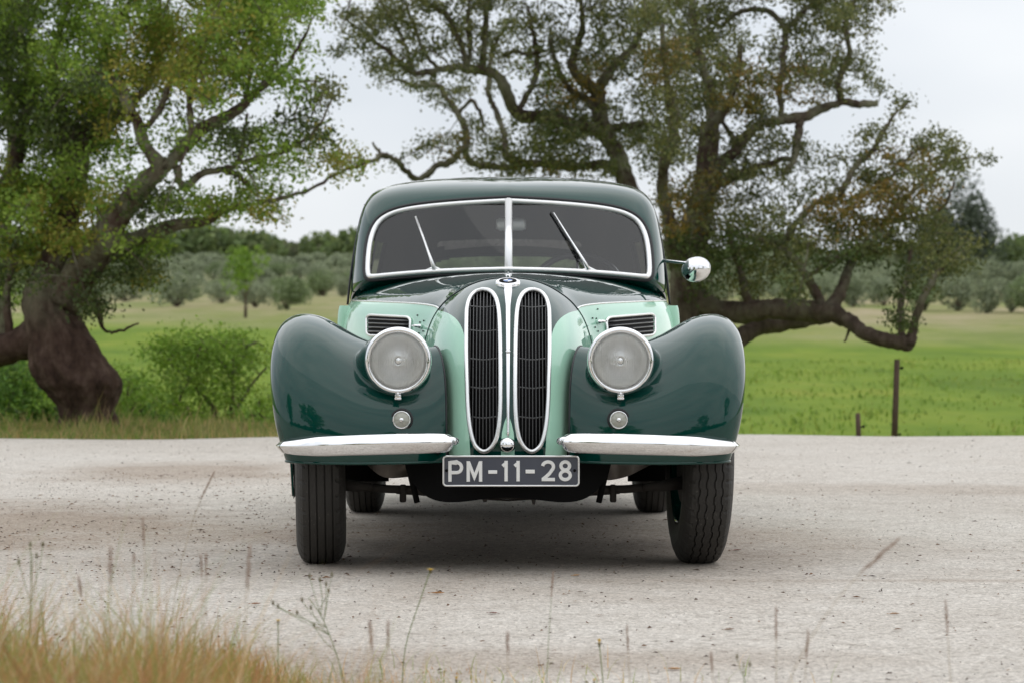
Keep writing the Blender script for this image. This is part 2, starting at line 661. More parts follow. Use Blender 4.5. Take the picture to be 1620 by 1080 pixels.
# ---- kidney grilles
for sgn in (1, -1):
    K = [Vector((p.x * sgn, p.y - .004, p.z)) for p in kid_w]
    g = MB()
    g.tube(K, 0.0074, 10, closed=True)
    ring = g.build('grille_surround', m_alu, car, label=None)
    # inner return of the surround
    G2 = np.array([[tuple(p) for p in K], [(p.x, p.y + .06, p.z) for p in K]])
    MB().grid(G2, closed_v=True).build('surround_return', m_black, ring)
    # radiator core behind
    xs = [p.x for p in K]
    zs = [p.z for p in K]
    xc = 0.5 * (min(xs) + max(xs))
    core = MB()
    rows = []
    for k in range(30):
        z = min(zs) + (max(zs) - min(zs)) * k / 29
        loc, _ = surf(xc, z)
        rows.append([(x_, surf(x_, z)[0].y + .055, z) for x_ in np.linspace(min(xs) + .002, max(xs) - .002, 6)])
    core.grid(np.array(rows))
    core.build('radiator_core', m_black, ring)
    xmin, xmax = min(xs), max(xs)
    for i in range(9):
        x = xmin + (xmax - xmin) * (i + 1) / 10.0
        zz = []
        pl = [(-abs(a), b_) for a, b_ in kid_xz]
        for z in np.linspace(min(zs), max(zs), 160):
            if inside(-abs(x), z, kid_xz):
                zz.append(z)
        if not zz:
            continue
        pts = []
        for z in np.linspace(zz[0], zz[-1], 26):
            loc, _ = surf(x, z)
            bow = (x - xc) * -0.10 * math.sin(math.pi * (z - zz[0]) / (zz[-1] - zz[0]))
            pts.append((x + bow * .3, loc.y + .010, z))
        s = MB()
        s.tube(pts, 0.0017, 6)
        s.build('grille_slat', m_slat, ring)
    for z in (.862, .782, .69, .598, .503):
        xx = [x for x in np.linspace(xmin, xmax, 60) if inside(-abs(x), z, kid_xz)]
        pts = []
        for x in np.linspace(xx[0], xx[-1], 8):
            loc, _ = surf(x, z)
            pts.append((x, loc.y + .016, z + .006 * abs((x - xc)) / .05))
        MB().tube(pts, 0.0030, 6).build('grille_crossbar', m_slat, ring)

# ---- centre chrome strip, badge, crank cover
pts = []
rad = []
for k, py in enumerate(np.linspace(457, 689, 40)):
    h, n = hit(803.8, py)
    pts.append(h + n * .004)
    w = 4.6 - 2.6 * k / 39 + (3.5 * max(0, 1 - k / 5.0))
    rad.append(w / 490.0)
MB().tube(pts, rad, 10, flat=(Vector((0, 1, 0)), .6)).build('centre_strip', m_chrome, car)
h, n = hit(803.8, 557)
kn = MB().lathe([(0.0001, -.012), (.006, -.010), (.009, -.002), (.008, .006)], h + n * .004, n=20)
kn.build('strip_knob', m_chrome, car)
hb, nbv = hit(803.5, 449)
q = nbv.to_track_quat('Z', 'Y')


def disc_on(name, c, nrm, r, prof, mat, parent, n=40, sector=None, **kw):
    """lathe about nrm at c: prof (radius, height)"""
    qq = nrm.to_track_quat('Z', 'Y')
    m = MB()
    if sector is None:
        G = np.zeros((len(prof), n, 3))
        for i, (rr, a) in enumerate(prof):
            for k in range(n):
                t = 2 * math.pi * k / n
                G[i, k] = Vector(c) + qq @ Vector((rr * math.cos(t), rr * math.sin(t), a))
        m.grid(G, closed_v=True)
    else:
        a0, a1, hgt = sector
        vs_ = [Vector(c) + qq @ Vector((0, 0, hgt))]
        for k in range(9):
            t = a0 + (a1 - a0) * k / 8
            vs_.append(Vector(c) + qq @ Vector((r * math.cos(t), r * math.sin(t), hgt)))
        m.add(vs_, [(0, k, k + 1) for k in range(1, 9)])
    return m.build(name, mat, parent, **kw)


bp_ = hb + nbv * .004
badge = disc_on('badge', bp_, nbv, .04, [(.0001, .006), (.030, .006), (.034, .0075), (.040, .006), (.042, .0), (.042, -.006)], m_chrome, car)
disc_on('badge_ring', bp_, nbv, .03, [(.0155, .0076), (.0295, .0076), (.0300, .006)], m_black, badge)
for k in range(4):
    disc_on('badge_quarter', bp_, nbv, .0153, None, m_white if k % 2 else m_blue, badge, sector=(k * math.pi / 2, (k + 1) * math.pi / 2, .0078))
# bonnet-release ornament above the badge
o0 = P(805, 441, 9.12)
orn = MB().tube([o0 + Vector((0, -.02, -.008)), o0 + Vector((0, 0, .004)), o0 + Vector((0, .03, .012)), o0 + Vector((0, .06, .004))], [.012, .008, .006, .004], 10)
orn.tube([o0 + Vector((-.012, .01, .0)), o0 + Vector((-.004, .012, .012)), o0 + Vector((.006, .012, .014))], [.004, .0045, .003], 8)
orn.build('bonnet_ornament', m_chrome, car)
hc, nc = hit(802.5, 703)
disc_on('crank_cover', hc, Vector((0, -1, .05)).normalized(), .027, [(.0001, .022), (.010, .020), (.020, .014), (.0262, .005), (.0275, -.004), (.027, -.02)], m_chrome, car)

# ---- front wings
WING = [
    [(.735, -.37, .362), (.745, -.40, .362), (.735, -.44, .362), (.67, -.485, .360), (.56, -.50, .358), (.40, -.50, .358), (.27, -.47, .360), (.198, -.42, .362)],
    [(.757, -.365, .42), (.770, -.41, .43), (.760, -.46, .43), (.69, -.505, .43), (.56, -.515, .43), (.40, -.515, .43), (.27, -.48, .43), (.199, -.44, .43)],
    [(.775, -.345, .49), (.793, -.39, .53), (.782, -.445, .55), (.71, -.495, .55), (.565, -.505, .545), (.40, -.49, .54), (.27, -.45, .545), (.200, -.41, .55)],
    [(.789, -.29, .575), (.809, -.32, .64), (.795, -.38, .665), (.72, -.44, .67), (.575, -.445, .655), (.42, -.37, .635), (.29, -.37, .64), (.205, -.36, .65)],
    [(.795, -.20, .63), (.815, -.20, .72), (.797, -.25, .77), (.715, -.33, .79), (.59, -.335, .77), (.46, -.26, .70), (.32, -.27, .71), (.225, -.27, .73)],
    [(.797, 0, .67), (.815, -.03, .77), (.787, -.07, .838), (.705, -.10, .856), (.61, -.10, .838), (.49, -.10, .765), (.36, -.15, .735), (.25, -.17, .745)],
    [(.797, .19, .65), (.815, .19, .77), (.782, .18, .835), (.705, .18, .850), (.625, .18, .828), (.53, .16, .750), (.42, .12, .69), (.30, .08, .68)],
    [(.797, .32, .57), (.811, .40, .70), (.785, .43, .775), (.72, .43, .790), (.655, .43, .765), (.59, .42, .69), (.50, .40, .62), (.38, .36, .60)],
    [(.795, .385, .45), (.806, .56, .57), (.785, .68, .64), (.73, .70, .66), (.69, .70, .64), (.64, .68, .56), (.56, .66, .52), (.46, .62, .50)],
    [(.79, .41, .30), (.800, .64, .40), (.785, .90, .46), (.75, .95, .47), (.72, .95, .45), (.68, .93, .42), (.62, .92, .40), (.56, .90, .38)],
    [(.785, .43, .19), (.792, .72, .20), (.78, 1.08, .24), (.755, 1.15, .25), (.73, 1.15, .25), (.70, 1.12, .24), (.66, 1.1, .22), (.62, 1.1, .22)],
]
HLX, HLZ, HLY = .3600, .688, -.462      # headlamp centre and the plane of its rim
wg = bsurf(WING, np.linspace(0, 1, 230), np.linspace(0, 1, 190))
wg[..., 0] -= .018 * np.clip((wg[..., 0] - .45) / .3, 0, 1) ** 1.5
Cc = np.array([.50, .15, .50])
Dv = wg - Cc
rr = np.linalg.norm(Dv, axis=2)
dr = Dv / rr[..., None]
with np.errstate(divide='ignore', invalid='ignore'):
    tt = (HLY + .022 - Cc[1]) / dr[..., 1]
    okm = dr[..., 1] < -.15
    tt = np.where(okm, tt, 0)
    Q = Cc + dr * tt[..., None]
    rho = np.hypot(Q[..., 0] - HLX, Q[..., 2] - HLZ)
    e = np.maximum(0, rho - .088)
    pod = tt - (e ** 1.6) * 11.0 - 0.0
    pod = np.where(okm, pod, -1.0)
k_ = .035
hmx = np.clip(.5 + .5 * (pod - rr) / k_, 0, 1)
rnew = rr * (1 - hmx) + pod * hmx + k_ * hmx * (1 - hmx)
wg = Cc + dr * rnew[..., None]
wings = []
for sgn in (1, -1):
    Gw = wg.copy()
    if sgn < 0:
        Gw = mirror(Gw)
    m = MB().grid(Gw, flip=(sgn > 0))
    fm_ = (rho[:-1, :-1] < .0935) & (hmx[:-1, :-1] > .6) & okm[:-1, :-1]
    keep = (~fm_).reshape(-1)
    m.f = [f for f, k_ok in zip(m.f, keep) if k_ok]
    bw = BVHTree.FromPolygons([Vector(v) for v in m.v], m.f)
    # rolled lip round the open edge
    w = m.build('front_wing', m_dark, car)
    lip = [tuple(p) for p in Gw[::3, 0]]
    MB().tube(lip, .005, 8).build('wing_lip', m_dark, w)
    MB().tube([tuple(p) for p in Gw[0, ::4]], .0045, 8).build('wing_lip', m_dark, w)
    # rubber welting between wing and nose
    MB().tube([tuple(p) for p in Gw[:110:3, -1]], .0034, 6).build('wing_piping', m_rubber, w)
    wings.append((sgn, bw, w))

# ---- headlamps
for sgn, bw, w in wings:
    c = Vector((HLX * sgn + .005, HLY, HLZ))
    hl = MB().lathe([(.088, .002), (.0905, -.012), (.096, -.019), (.103, -.0165), (.1085, -.006), (.1090, .008), (.106, .022), (.100, .034)], c, n=64)
    hlo = hl.build('headlight', m_chrome, car)
    # domed, ribbed front glass
    nr, na = 26, 150
    G = np.zeros((nr, na, 3))
    for i in range(nr):
        r = .0895 * (i / (nr - 1)) + 1e-4
        for k in range(na):
            t = 2 * math.pi * k / na
            x = r * math.cos(t)
            z = r * math.sin(t)
            y = -.027 * (1 - (r / .0895) ** 2) - .012
            G[i, k] = (x, y, z)
    # rectangular rib lattice instead of polar so the ribs run upright
    xs = np.linspace(-.0895, .0895, 150)
    lens = MB()
    idx = {}
    NZ = 60
    zs = np.linspace(-.0895, .0895, NZ)
    for i, x in enumerate(xs):
        hh = math.sqrt(max(0, .0895 ** 2 - x * x))
        for j in range(NZ):
            z = hh * zs[j] / .0895
            r = math.hypot(x, z)
            rib = .0019 * abs(math.sin(math.pi * x / .0076)) * (1 if z > -.012 else .6)
            if abs(x) < .012 and z > -.02:
                rib = 0.0
            y = -.027 * (1 - (r / .0895) ** 2) - .010 - rib
            lens.v.append((c.x + x, c.y + y, c.z + z))
    for i in range(149):
        for j in range(NZ - 1):
            lens.f.append((i * NZ + j, (i + 1) * NZ + j, (i + 1) * NZ + j + 1, i * NZ + j + 1))
    lens.build('headlight_lens', m_lens, hlo)
    MB().lathe([(.0905, -.006), (.0865, .012), (.07, .035), (.05, .055), (.025, .068), (.001, .072)], c, n=48).build('reflector', simple('reflector_silver', (.93, .93, .92), rough=.30, metal=1.0), hlo)
    MB().lathe([(.0001, .028), (.010, .030), (.014, .036), (.013, .05), (.012, .07)], c, n=24).build('bulb', m_satin, hlo)
    lc = c + Vector((0, -.004, -.110))
    cl_ = MB().box(lc + Vector((0, -.002, -.004)), (.020, .014, .012))
    cl_.tube([lc + Vector((-.011, -.004, -.012)), lc + Vector((.011, -.004, -.012))], .005, 8)
    cl_.tube([lc + Vector((0, -.016, .003)), lc + Vector((0, .01, .003))], .0045, 8)
    cl_.build('rim_clamp', m_chrome, hlo, bevel=.002)
    # small side lamp
    fx, fz = (.358 if sgn > 0 else .343), .498
    loc, nrm = surf(fx * sgn, fz, bw)
    c2 = Vector(loc)
    fl = disc_on('indicator_lamp', c2, Vector((0, -1, 0)), .03, [(.0245, .012), (.027, .016), (.0295, .012), (.0305, .004), (.0305, -.02)], m_chrome, car)
    disc_on('lamp_gasket', c2, Vector((0, -1, 0)), .03, [(.030, .002), (.0345, .004), (.037, 0), (.037, -.03)], m_rubber, fl)
    lens2 = MB()
    G = np.zeros((14, 72, 3))
    for i in range(14):
        r = .0255 * i / 13 + 1e-4
        for k in range(72):
            t = 2 * math.pi * k / 72
            G[i, k] = (c2.x + r * math.cos(t), c2.y - .022 + .010 * (i / 13) ** 2 + .0005 * math.sin(t * 8) * (i / 13), c2.z + r * math.sin(t))
    lens2.grid(G, closed_v=True)
    lens2.build('lamp_lens', simple('frosted_lens', (0.42, 0.42, 0.36), rough=.25, coat=.6), fl)
    MB().lathe([(.0001, -.026), (.006, -.025), (.008, -.020)], c2, n=20).build('lamp_boss', m_satin, fl)

# ---- bonnet side vents and catches (laid on the panels)
for sgn in (-1, 1):
    if sgn < 0:
        q4 = [(582.5, 498.5), (652, 502.5), (651, 533), (582.5, 531)]
        cat_px, dots = (668, 517), [(661, 499), (665, 510), (671, 507.5), (670, 524), (663, 527)]
    else:
        q4 = [(956.5, 503), (1033.5, 496.5), (1034, 530), (959, 537)]
        cat_px, dots = (944, 510), [(937, 503.5), (945, 489.5), (943, 504), (941, 518), (945.5, 524)]
    m = MB().grid(side_l if sgn < 0 else side_r)
    bs_ = BVHTree.FromPolygons([Vector(v) for v in m.v], m.f)

    def sh(px, py):
        l, n = hit(px, py, bs_)
        if l is None:
            d_ = 9.6
            l, n = P(px, py, d_), Vector((0, -1, 0))
        return l, n

    cs = [sh(*p_)[0] for p_ in q4]
    nrm = (cs[1] - cs[0]).cross(cs[3] - cs[0]).normalized()
    if nrm.y > 0:
        nrm = -nrm

    def bil(u, v):
        px_ = [sum(w_q * q4[i_][k_] for i_, w_q in enumerate(((1 - u) * (1 - v), u * (1 - v), u * v, (1 - u) * v))) for k_ in (0, 1)]
        l_, n__ = hit(px_[0], px_[1], bs_)
        if l_ is not None:
            return l_
        return cs[0] * (1 - u) * (1 - v) + cs[1] * u * (1 - v) + cs[2] * u * v + cs[3] * (1 - u) * v

    path = []
    rc = .10
    for (cu, cv_, a0) in ((rc, rc * 2, 180), (1 - rc, rc * 2, 270), (1 - rc, 1 - rc * 2, 0), (rc, 1 - rc * 2, 90)):
        for k in range(5):
            a = R(a0 + 90 * k / 4)
            path.append(bil(cu + rc * math.cos(a), cv_ + 2 * rc * math.sin(a)) + nrm * .006)
    fr_ = MB().tube(path, .0052, 8, closed=True).build('side_vent', m_alu, car)
    MB().grid(np.array([[tuple(bil(u_, v_) + nrm * .0035) for v_ in np.linspace(.03, .97, 6)] for u_ in np.linspace(.02, .98, 10)])).build('vent_backing', m_black, fr_)
    for k in range(4):
        v_ = .2 + k * .2
        MB().tube([bil(u_, v_) + nrm * .008 for u_ in np.linspace(.03, .97, 8)], .0030, 6).build('vent_louvre', m_slat, fr_)
    l, n = sh(*cat_px)
    l2, n2 = sh(cat_px[0] + (-11 if sgn < 0 else 11), cat_px[1] - 1)
    ct = MB().tube([l + n * .008, l.lerp(l2, .5) + n * .014, l2 + n * .01], [.006, .005, .004], 10)
    ct.tube([l, l + n * .016], [.008, .006], 12)
    co = ct.build('bonnet_catch', m_chrome, car)
    for d_ in dots:
        l, n = sh(*d_)
        MB().tube([l, l + n * .004], .003, 8).build('catch_stud', m_slat, co)


# ---- bumpers
def bumper(sgn):
    # plan curve from inner end to outer tip: x, y, z centre, half height
    C = np.array([(.184, -.605, .424, .024), (.205, -.650, .424, .030), (.27, -.672, .423, .0325), (.38, -.680, .421, .0335), (.50, -.672, .417, .0325),
                  (.585, -.640, .413, .032), (.655, -.585, .409, .0275), (.70, -.515, .406, .0235), (.722, -.43, .404, .021), (.728, -.36, .403, .019)])
    q = crom(C, 8)
    prof = [(-.004, 1.0), (-.012, .93), (-.021, .62), (-.0285, .25), (-.0305, .16), (-.0285, -.05), (-.016, -.75), (-.008, -.96), (0.0, -1.0),
            (.004, -.9), (.004, .9)]
    G = np.zeros((len(q), len(prof), 3))
    for i in range(len(q)):
        a = q[max(0, i - 1)]
        b_ = q[min(len(q) - 1, i + 1)]
        t = Vector((b_[0] - a[0], b_[1] - a[1], 0)).normalized()
        nn = Vector((t.y, -t.x, 0))           # outwards (towards the camera)
        e = min(1.0, (i + .3) / 5.0)
        for k, (o, hh) in enumerate(prof):
            p = Vector((q[i][0], q[i][1], q[i][2])) + nn * (-o) * (0.35 + .65 * e) + Vector((0, 0, hh * q[i][3] * (.45 + .55 * e) + .006))
            G[i, k] = (p.x * sgn, p.y, p.z)
    m = MB().grid(G, closed_v=True, flip=sgn < 0)
    m.f.append(tuple(range(len(prof))))
    m.f.append(tuple((len(q) - 1) * len(prof) + k for k in range(len(prof))))
    o = m.build('front_bumper', m_chrome, car)
    # ferrule at the outer tip and the bolt and bracket inboard
    i0 = len(q) - 15
    F = G[i0:i0 + 3].copy()
    cen = F.mean(axis=1, keepdims=True)
    F = cen + (F - cen) * 1.10
    fm = MB().grid(F, closed_v=True)
    fm.build('bumper_ferrule', m_chrome, o)
    MB().tube([(sgn * .185, -.655, .438), (sgn * .168, -.622, .435), (sgn * .166, -.56, .43)], [.012, .013, .012], 14).build('bumper_bolt', m_chrome, o)
    MB().tube([(sgn * .22, -.62, .42), (sgn * .225, -.45, .40), (sgn * .26, -.2, .36)], .014, 8).build('bumper_bracket', m_black, o)
    MB().tube([(sgn * .66, -.56, .40), (sgn * .60, -.45, .39), (sgn * .45, -.30, .36)], .012, 8).build('bumper_bracket', m_black, o)


bumper(1)
bumper(-1)

# ---- number plate
PD = 8.50


def plate_rr(x0, y0, x1, y1, r, d, n=6):
    pts = []
    for (cx, cy, a0) in ((x0 + r, y0 + r, 180), (x1 - r, y0 + r, 270), (x1 - r, y1 - r, 0), (x0 + r, y1 - r, 90)):
        for k in range(n):
            a = R(a0 + 90 * k / (n - 1))
            pts.append(P(cx + r * math.cos(a), cy + r * math.sin(a), d))
    return pts


outer = plate_rr(701, 720.5, 916, 768, 5, PD)
pm = MB()
n_ = len(outer)
pm.add([p for p in outer] + [p + Vector((0, .008, 0)) for p in outer], [tuple(range(n_))[::-1], tuple(range(n_, 2 * n_))] +
       [(i, (i + 1) % n_, n_ + (i + 1) % n_, n_ + i) for i in range(n_)])
plate = pm.build('number_plate', m_plate, car, smooth=False)
MB().tube([p + Vector((0, -.001, 0)) for p in plate_rr(701.5, 721, 915.5, 767.5, 5, PD)], .0030, 8, closed=True).build('plate_border', m_alu, plate)
for bx in (706.5, 909):
    c = P(bx, 743.5, PD)
    MB().lathe([(.0001, -.005), (.004, -.004), (.0052, .001)], c, n=16).build('plate_bolt', m_black, plate)
MB().box(P(808, 745, PD) + Vector((0, .03, 0)), (.40, .03, .05)).build('plate_bracket', m_black, plate)
GLY = [('P', 709, 733, 728.5, 761), ('M', 738, 763, 728.5, 761), ('-', 772.5, 786.5, 743, 748.5), ('1', 794, 803.5, 728, 760.5),
       ('1', 813, 822.5, 728, 760.5), ('-', 831.5, 846, 742, 748), ('2', 855.5, 878.5, 727.5, 760), ('8', 883.5, 905, 727.5, 760)]
# strokes of each character in a unit box (x right, y up), thick embossed strokes
ARC = lambda cx, cy, rx, ry, a0, a1, n=12: [(cx + rx * math.cos(R(a0 + (a1 - a0) * k / n)), cy + ry * math.sin(R(a0 + (a1 - a0) * k / n))) for k in range(n + 1)]
w_ = .105
STROKES = {
    'P': [([(.115, 0), (.115, 1)], 0), ([(.10, .93), (.56, .93)] + ARC(.56, .685, .32, .245, 90, -90) + [(.10, .44)], 0)],
    'M': [([(.11, 0), (.11, 1)], 0), ([(.89, 0), (.89, 1)], 0), ([(.13, .94), (.5, .22), (.87, .94)], 0)],
    '1': [([(.70, 0), (.70, 1)], 0), ([(.70, .88), (.12, .74)], 0)],
    '2': [(ARC(.5, .70, .375, .23, 172, -28) + [(.60, .36), (.30, .17), (.13, .075)], 0), ([(.06, .072), (.97, .072)], 0)],
    '8': [(ARC(.5, .735, .315, .195, 0, 360, 24), 1), (ARC(.5, .28, .365, .21, 0, 360, 24), 1)],
}


def glyph(ch, x0, x1, y0, y1):
    a = P(x0, y1, PD)
    b_ = P(x1, y0, PD)
    wd, ht = b_.x - a.x, b_.z - a.z
    if ch == '-':
        m = MB().box(((a.x + b_.x) / 2, a.y - .0015, (a.z + b_.z) / 2), (wd, .005, ht))
        return m.build('character', m_letter, plate, smooth=False, bevel=.001)
    hw = .0060
    m = MB()
    for li, (st, closed) in enumerate(STROKES[ch]):
        pts = [Vector((a.x + u * wd, 0, a.z + v * ht)) for u, v in st]
        n = len(pts)
        L, Rr = [], []
        for i in range(n):
            if closed:
                i0_, i1_ = (i - 1) % (n - 1), (i + 1) % (n - 1)
                t = (pts[i1_] - pts[i0_]).normalized()
            else:
                t0 = (pts[i] - pts[max(0, i - 1)])
                t1 = (pts[min(n - 1, i + 1)] - pts[i])
                t = (t0.normalized() + t1.normalized()).normalized() if t0.length and t1.length else (t0 + t1).normalized()
            nn = Vector((-t.z, 0, t.x))
            sc = 1.0
            if not closed and 0 < i < n - 1:
                c_ = max(.4, math.sqrt(max(0, (1 + t0.normalized().dot(t1.normalized())) / 2)))
                sc = 1 / c_
            L.append(pts[i] + nn * hw * sc)
            Rr.append(pts[i] - nn * hw * sc)
        yb, yf = a.y + .001, a.y - .0035 - .00025 * li
        b0 = len(m.v)
        for l_, r_ in zip(L, Rr):
            cz = (l_ + r_) / 2
            li_, ri_ = cz + (l_ - cz) * .72, cz + (r_ - cz) * .72
            m.v += [(l_.x, yb, l_.z), (li_.x, yf, li_.z), (ri_.x, yf, ri_.z), (r_.x, yb, r_.z)]
        for i in range(n - 1):
            for k in range(3):
                m.f.append((b0 + i * 4 + k, b0 + (i + 1) * 4 + k, b0 + (i + 1) * 4 + k + 1, b0 + i * 4 + k + 1))
        if not closed:
            m.f.append((b0, b0 + 1, b0 + 2, b0 + 3))
            e_ = b0 + (n - 1) * 4
            m.f.append((e_ + 3, e_ + 2, e_ + 1, e_))
    return m.build('character', m_letter, plate, smooth=False)


for g_ in GLY:
    glyph(*g_)


# ---- cabin: loops from the windscreen aperture outwards, then back to the tail
def yW(x, z):
    return 1.24 + .27 * abs(x) + .62 * (z - 1.0)


A0 = [(0, 1.022), (.12, 1.021), (.25, 1.018), (.38, 1.010), (.49, 1.001), (.541, .995), (.562, 1.004), (.565, 1.05), (.562, 1.12), (.553, 1.18), (.528, 1.236),
      (.472, 1.272), (.385, 1.291), (.26, 1.303), (.13, 1.311), (0, 1.315)]
A0 = [(x, yW(x, z), z) for x, z in A0]


def off(loop, dx, dz, dy):
    out = []
    for (x, y, z) in loop:
        cx, cz = 0, 1.15
        ux = x / .57
        uz = (z - cz) / .17
        out.append((x + dx * min(1, ux ** 3 if ux > 0 else 0) if ux < 1 else x + dx, y + dy, z + dz * max(-1, min(1, uz))))
    return out


def loop_xyz(l):
    return l


L0 = A0
L1 = off(A0, .012, .012, .004)
L2 = off(A0, .034, .040, .030)
BACK = [
    # y, then outline (half): bottom centre .. top centre, 16 points
    (1.72, .624, .648, .575, 1.405, .92),
    (1.95, .632, .660, .585, 1.437, .90),
    (2.30, .625, .660, .590, 1.452, .90),
    (2.70, .618, .655, .575, 1.425, .90),
    (3.10, .59, .64, .53, 1.325, .88),
    (3.45, .54, .61, .46, 1.175, .85),
    (3.80, .47, .57, .38, .99, .80),
    (4.15, .38, .50, .30, .78, .60),
    (4.35, .30, .42, .22, .58, .45),
]


def outline(y, xm, xl, xt, zt, zb):
    hgt = zt - zb
    f = lambda a: zb + hgt * a
    return [(0, y, f(0)), (.12, y, f(0)), (.30, y, f(0)), (.45, y, f(0)), (xl - .06, y, f(0)), (xl - .01, y, f(.005)), (xl, y, f(.03)), (xl - .004, y, f(.16)),
            (xm + .008, y, f(.40)), (xm - .008, y, f(.60)), (xm - .03, y, f(.78)), (xt - .02, y, f(.895)), (xt * .80, y, f(.955)),
            (xt * .52, y, f(.985)), (xt * .26, y, f(1.0)), (0, y, f(1.0))]


mid = []
o1 = outline(*BACK[0])
for p, q in zip(L2, o1):
    mid.append((p[0] * .40 + q[0] * .60, p[1] * .62 + q[1] * .38, p[2] * .42 + q[2] * .58))
half_loops = [L0, L1, L2, mid, o1] + [outline(*b_) for b_ in BACK[1:]]
HL = np.array(half_loops, float)
HL[:, 0, 0] = 0
NL = len(half_loops)


def cabin_pts(us, ws):
    """half surface; ws 0 bottom centre .. 1 top centre"""
    return bsurf(HL, us, ws)


usC = np.concatenate([np.linspace(0, .35, 60), np.linspace(.353, 1, 170)])
wsC = np.linspace(0.0, 1, 150)
Gc = cabin_pts(usC, wsC)
roof_m = MB()
for sgn in (1, -1):
    g = Gc.copy()
    g[..., 0] *= sgn
    base = len(roof_m.v)
    roof_m.v += g.reshape(-1, 3).tolist()
    nw = len(wsC)
    for i in range(len(usC) - 1):
        for j in range(nw - 1):
            c = g[i:i + 2, j:j + 2].reshape(4, 3).mean(axis=0)
            ax = abs(c[0])
            if c[2] < .87 and c[1] < 2.9:
                continue
            # side window opening, behind the screen pillar
            if 1.86 < c[1] < 2.62 and .985 < c[2] < 1.285 and ax > .5:
                continue
            if 2.72 < c[1] < 3.02 and 1.0 < c[2] < 1.20 and ax > .45:
                continue
            # rear window opening
            if (ax / .36) ** 4 + ((c[1] - 3.585) / .110) ** 4 < 1:
                continue
            f = (base + i * nw + j, base + (i + 1) * nw + j, base + (i + 1) * nw + j + 1, base + i * nw + j + 1)
            roof_m.f.append(f if sgn < 0 else f[::-1])
cabin = roof_m.build('roof_shell', m_dark, car)
import bmesh
bmx = bmesh.new()
bmx.from_mesh(cabin.data)
bmesh.ops.remove_doubles(bmx, verts=bmx.verts, dist=.0004)
bmx.to_mesh(cabin.data)
bmx.free()
# dark headliner a little inside the shell
hl_m = MB()
ins = Gc[30:].copy()
cen = np.array([0, 0, 1.1])
ins[..., 0] *= .965
ins[..., 2] = 1.1 + (ins[..., 2] - 1.1) * .955
for sgn in (1, -1):
    g = ins.copy()
    g[..., 0] *= sgn
    base = len(hl_m.v)
    hl_m.v += g.reshape(-1, 3).tolist()
    for i in range(g.shape[0] - 1):
        for j in range(g.shape[1] - 1):
            c = g[i:i + 2, j:j + 2].reshape(4, 3).mean(axis=0)
            ax = abs(c[0])
            if c[2] < .90 or c[1] < 1.7:
                continue
            if 1.86 < c[1] < 2.62 and .985 < c[2] < 1.27 and ax > .5:
                continue
            if 2.72 < c[1] < 3.02 and 1.0 < c[2] < 1.20 and ax > .45:
                continue
            if (ax / .385) ** 4 + ((c[1] - 3.585) / .135) ** 4 < 1:
                continue
            hl_m.f.append((base + i * g.shape[1] + j, base + (i + 1) * g.shape[1] + j, base + (i + 1) * g.shape[1] + j + 1, base + i * g.shape[1] + j + 1))
hl_m.build('headliner', m_head, car)

# windscreen: rubber, bright frame, two panes, centre bar
aper = bsurf(HL[:2], [0.0], np.linspace(0, 1, 90))[0]
ap_full = [Vector(p) for p in aper] + [Vector((-p[0], p[1], p[2])) for p in aper[-2:0:-1]]


def inset(path, d, dy):
    c = Vector((0, 0, 1.16))
    out = []
    n = len(path)
    for i, p in enumerate(path):
        t = path[(i + 1) % n] - path[i - 1]
        nn = Vector((-t.z, 0, t.x)).normalized()
        v = Vector((p.x - c.x, 0, p.z - c.z))
        if nn.dot(Vector((0 - p.x, 0, 1.16 - p.z))) < 0:
            nn = -nn
        q = p + nn * d
        out.append(Vector((q.x, p.y + dy, q.z)))
    return out


def band(path, d0, d1, y0, y1, name, mat, parent, thick=.008, closed=True):
    """flat moulding that follows the aperture between insets d0 and d1"""
    a, b_, c_, e_ = inset(path, d0, y1), inset(path, d0, y0), inset(path, (d0 + d1) / 2, y0 - .004), inset(path, d1, y0)
    f_ = inset(path, d1, y1)
    G = np.array([[tuple(p) for p in l] for l in (a, b_, c_, e_, f_)])
    return MB().grid(G, closed_v=True).build(name, mat, parent)


wf = band(ap_full, -.001, .0185, -.014, .004, 'windscreen_frame', m_alu, car)
band(ap_full, -.0125, .000, -.009, .010, 'windscreen_rubber', m_rubber, wf)
zb_, zt_ = 1.020, 1.310
cb = MB().tube([(0, yW(0, zb_) - .010, zb_), (0, yW(0, zt_) - .010, zt_)], .0155, 10, flat=(Vector((0, 1, 0)), .35))
cb.build('windscreen_centre_bar', m_alu, wf)
for sgn in (-1, 1):
    rows = []
    pin = inset([Vector(p) for p in aper], .0, 0)
    # pane as a fan of strips between lower and upper edge
    Z0 = lambda x: float(np.interp(x, [0, .25, .38, .49, .548, .560], [1.024, 1.021, 1.015, 1.009, 1.007, 1.03]))
    Z1 = lambda x: float(np.interp(x, [0, .13, .26, .385, .455, .51, .548, .560], [1.312, 1.308, 1.300, 1.286, 1.270, 1.237, 1.185, 1.10]))
    for k in range(40):
        x = .560 * k / 39
        z0, z1 = Z0(x), Z1(x)
        rows.append([(sgn * x, yW(x, z0 + (z1 - z0) * j / 14) + .006 - .010 * math.sin(math.pi * k / 39), z0 + (z1 - z0) * j / 14) for j in range(15)])
    MB().grid(np.array(rows)).build('windscreen_pane', m_glass, car)

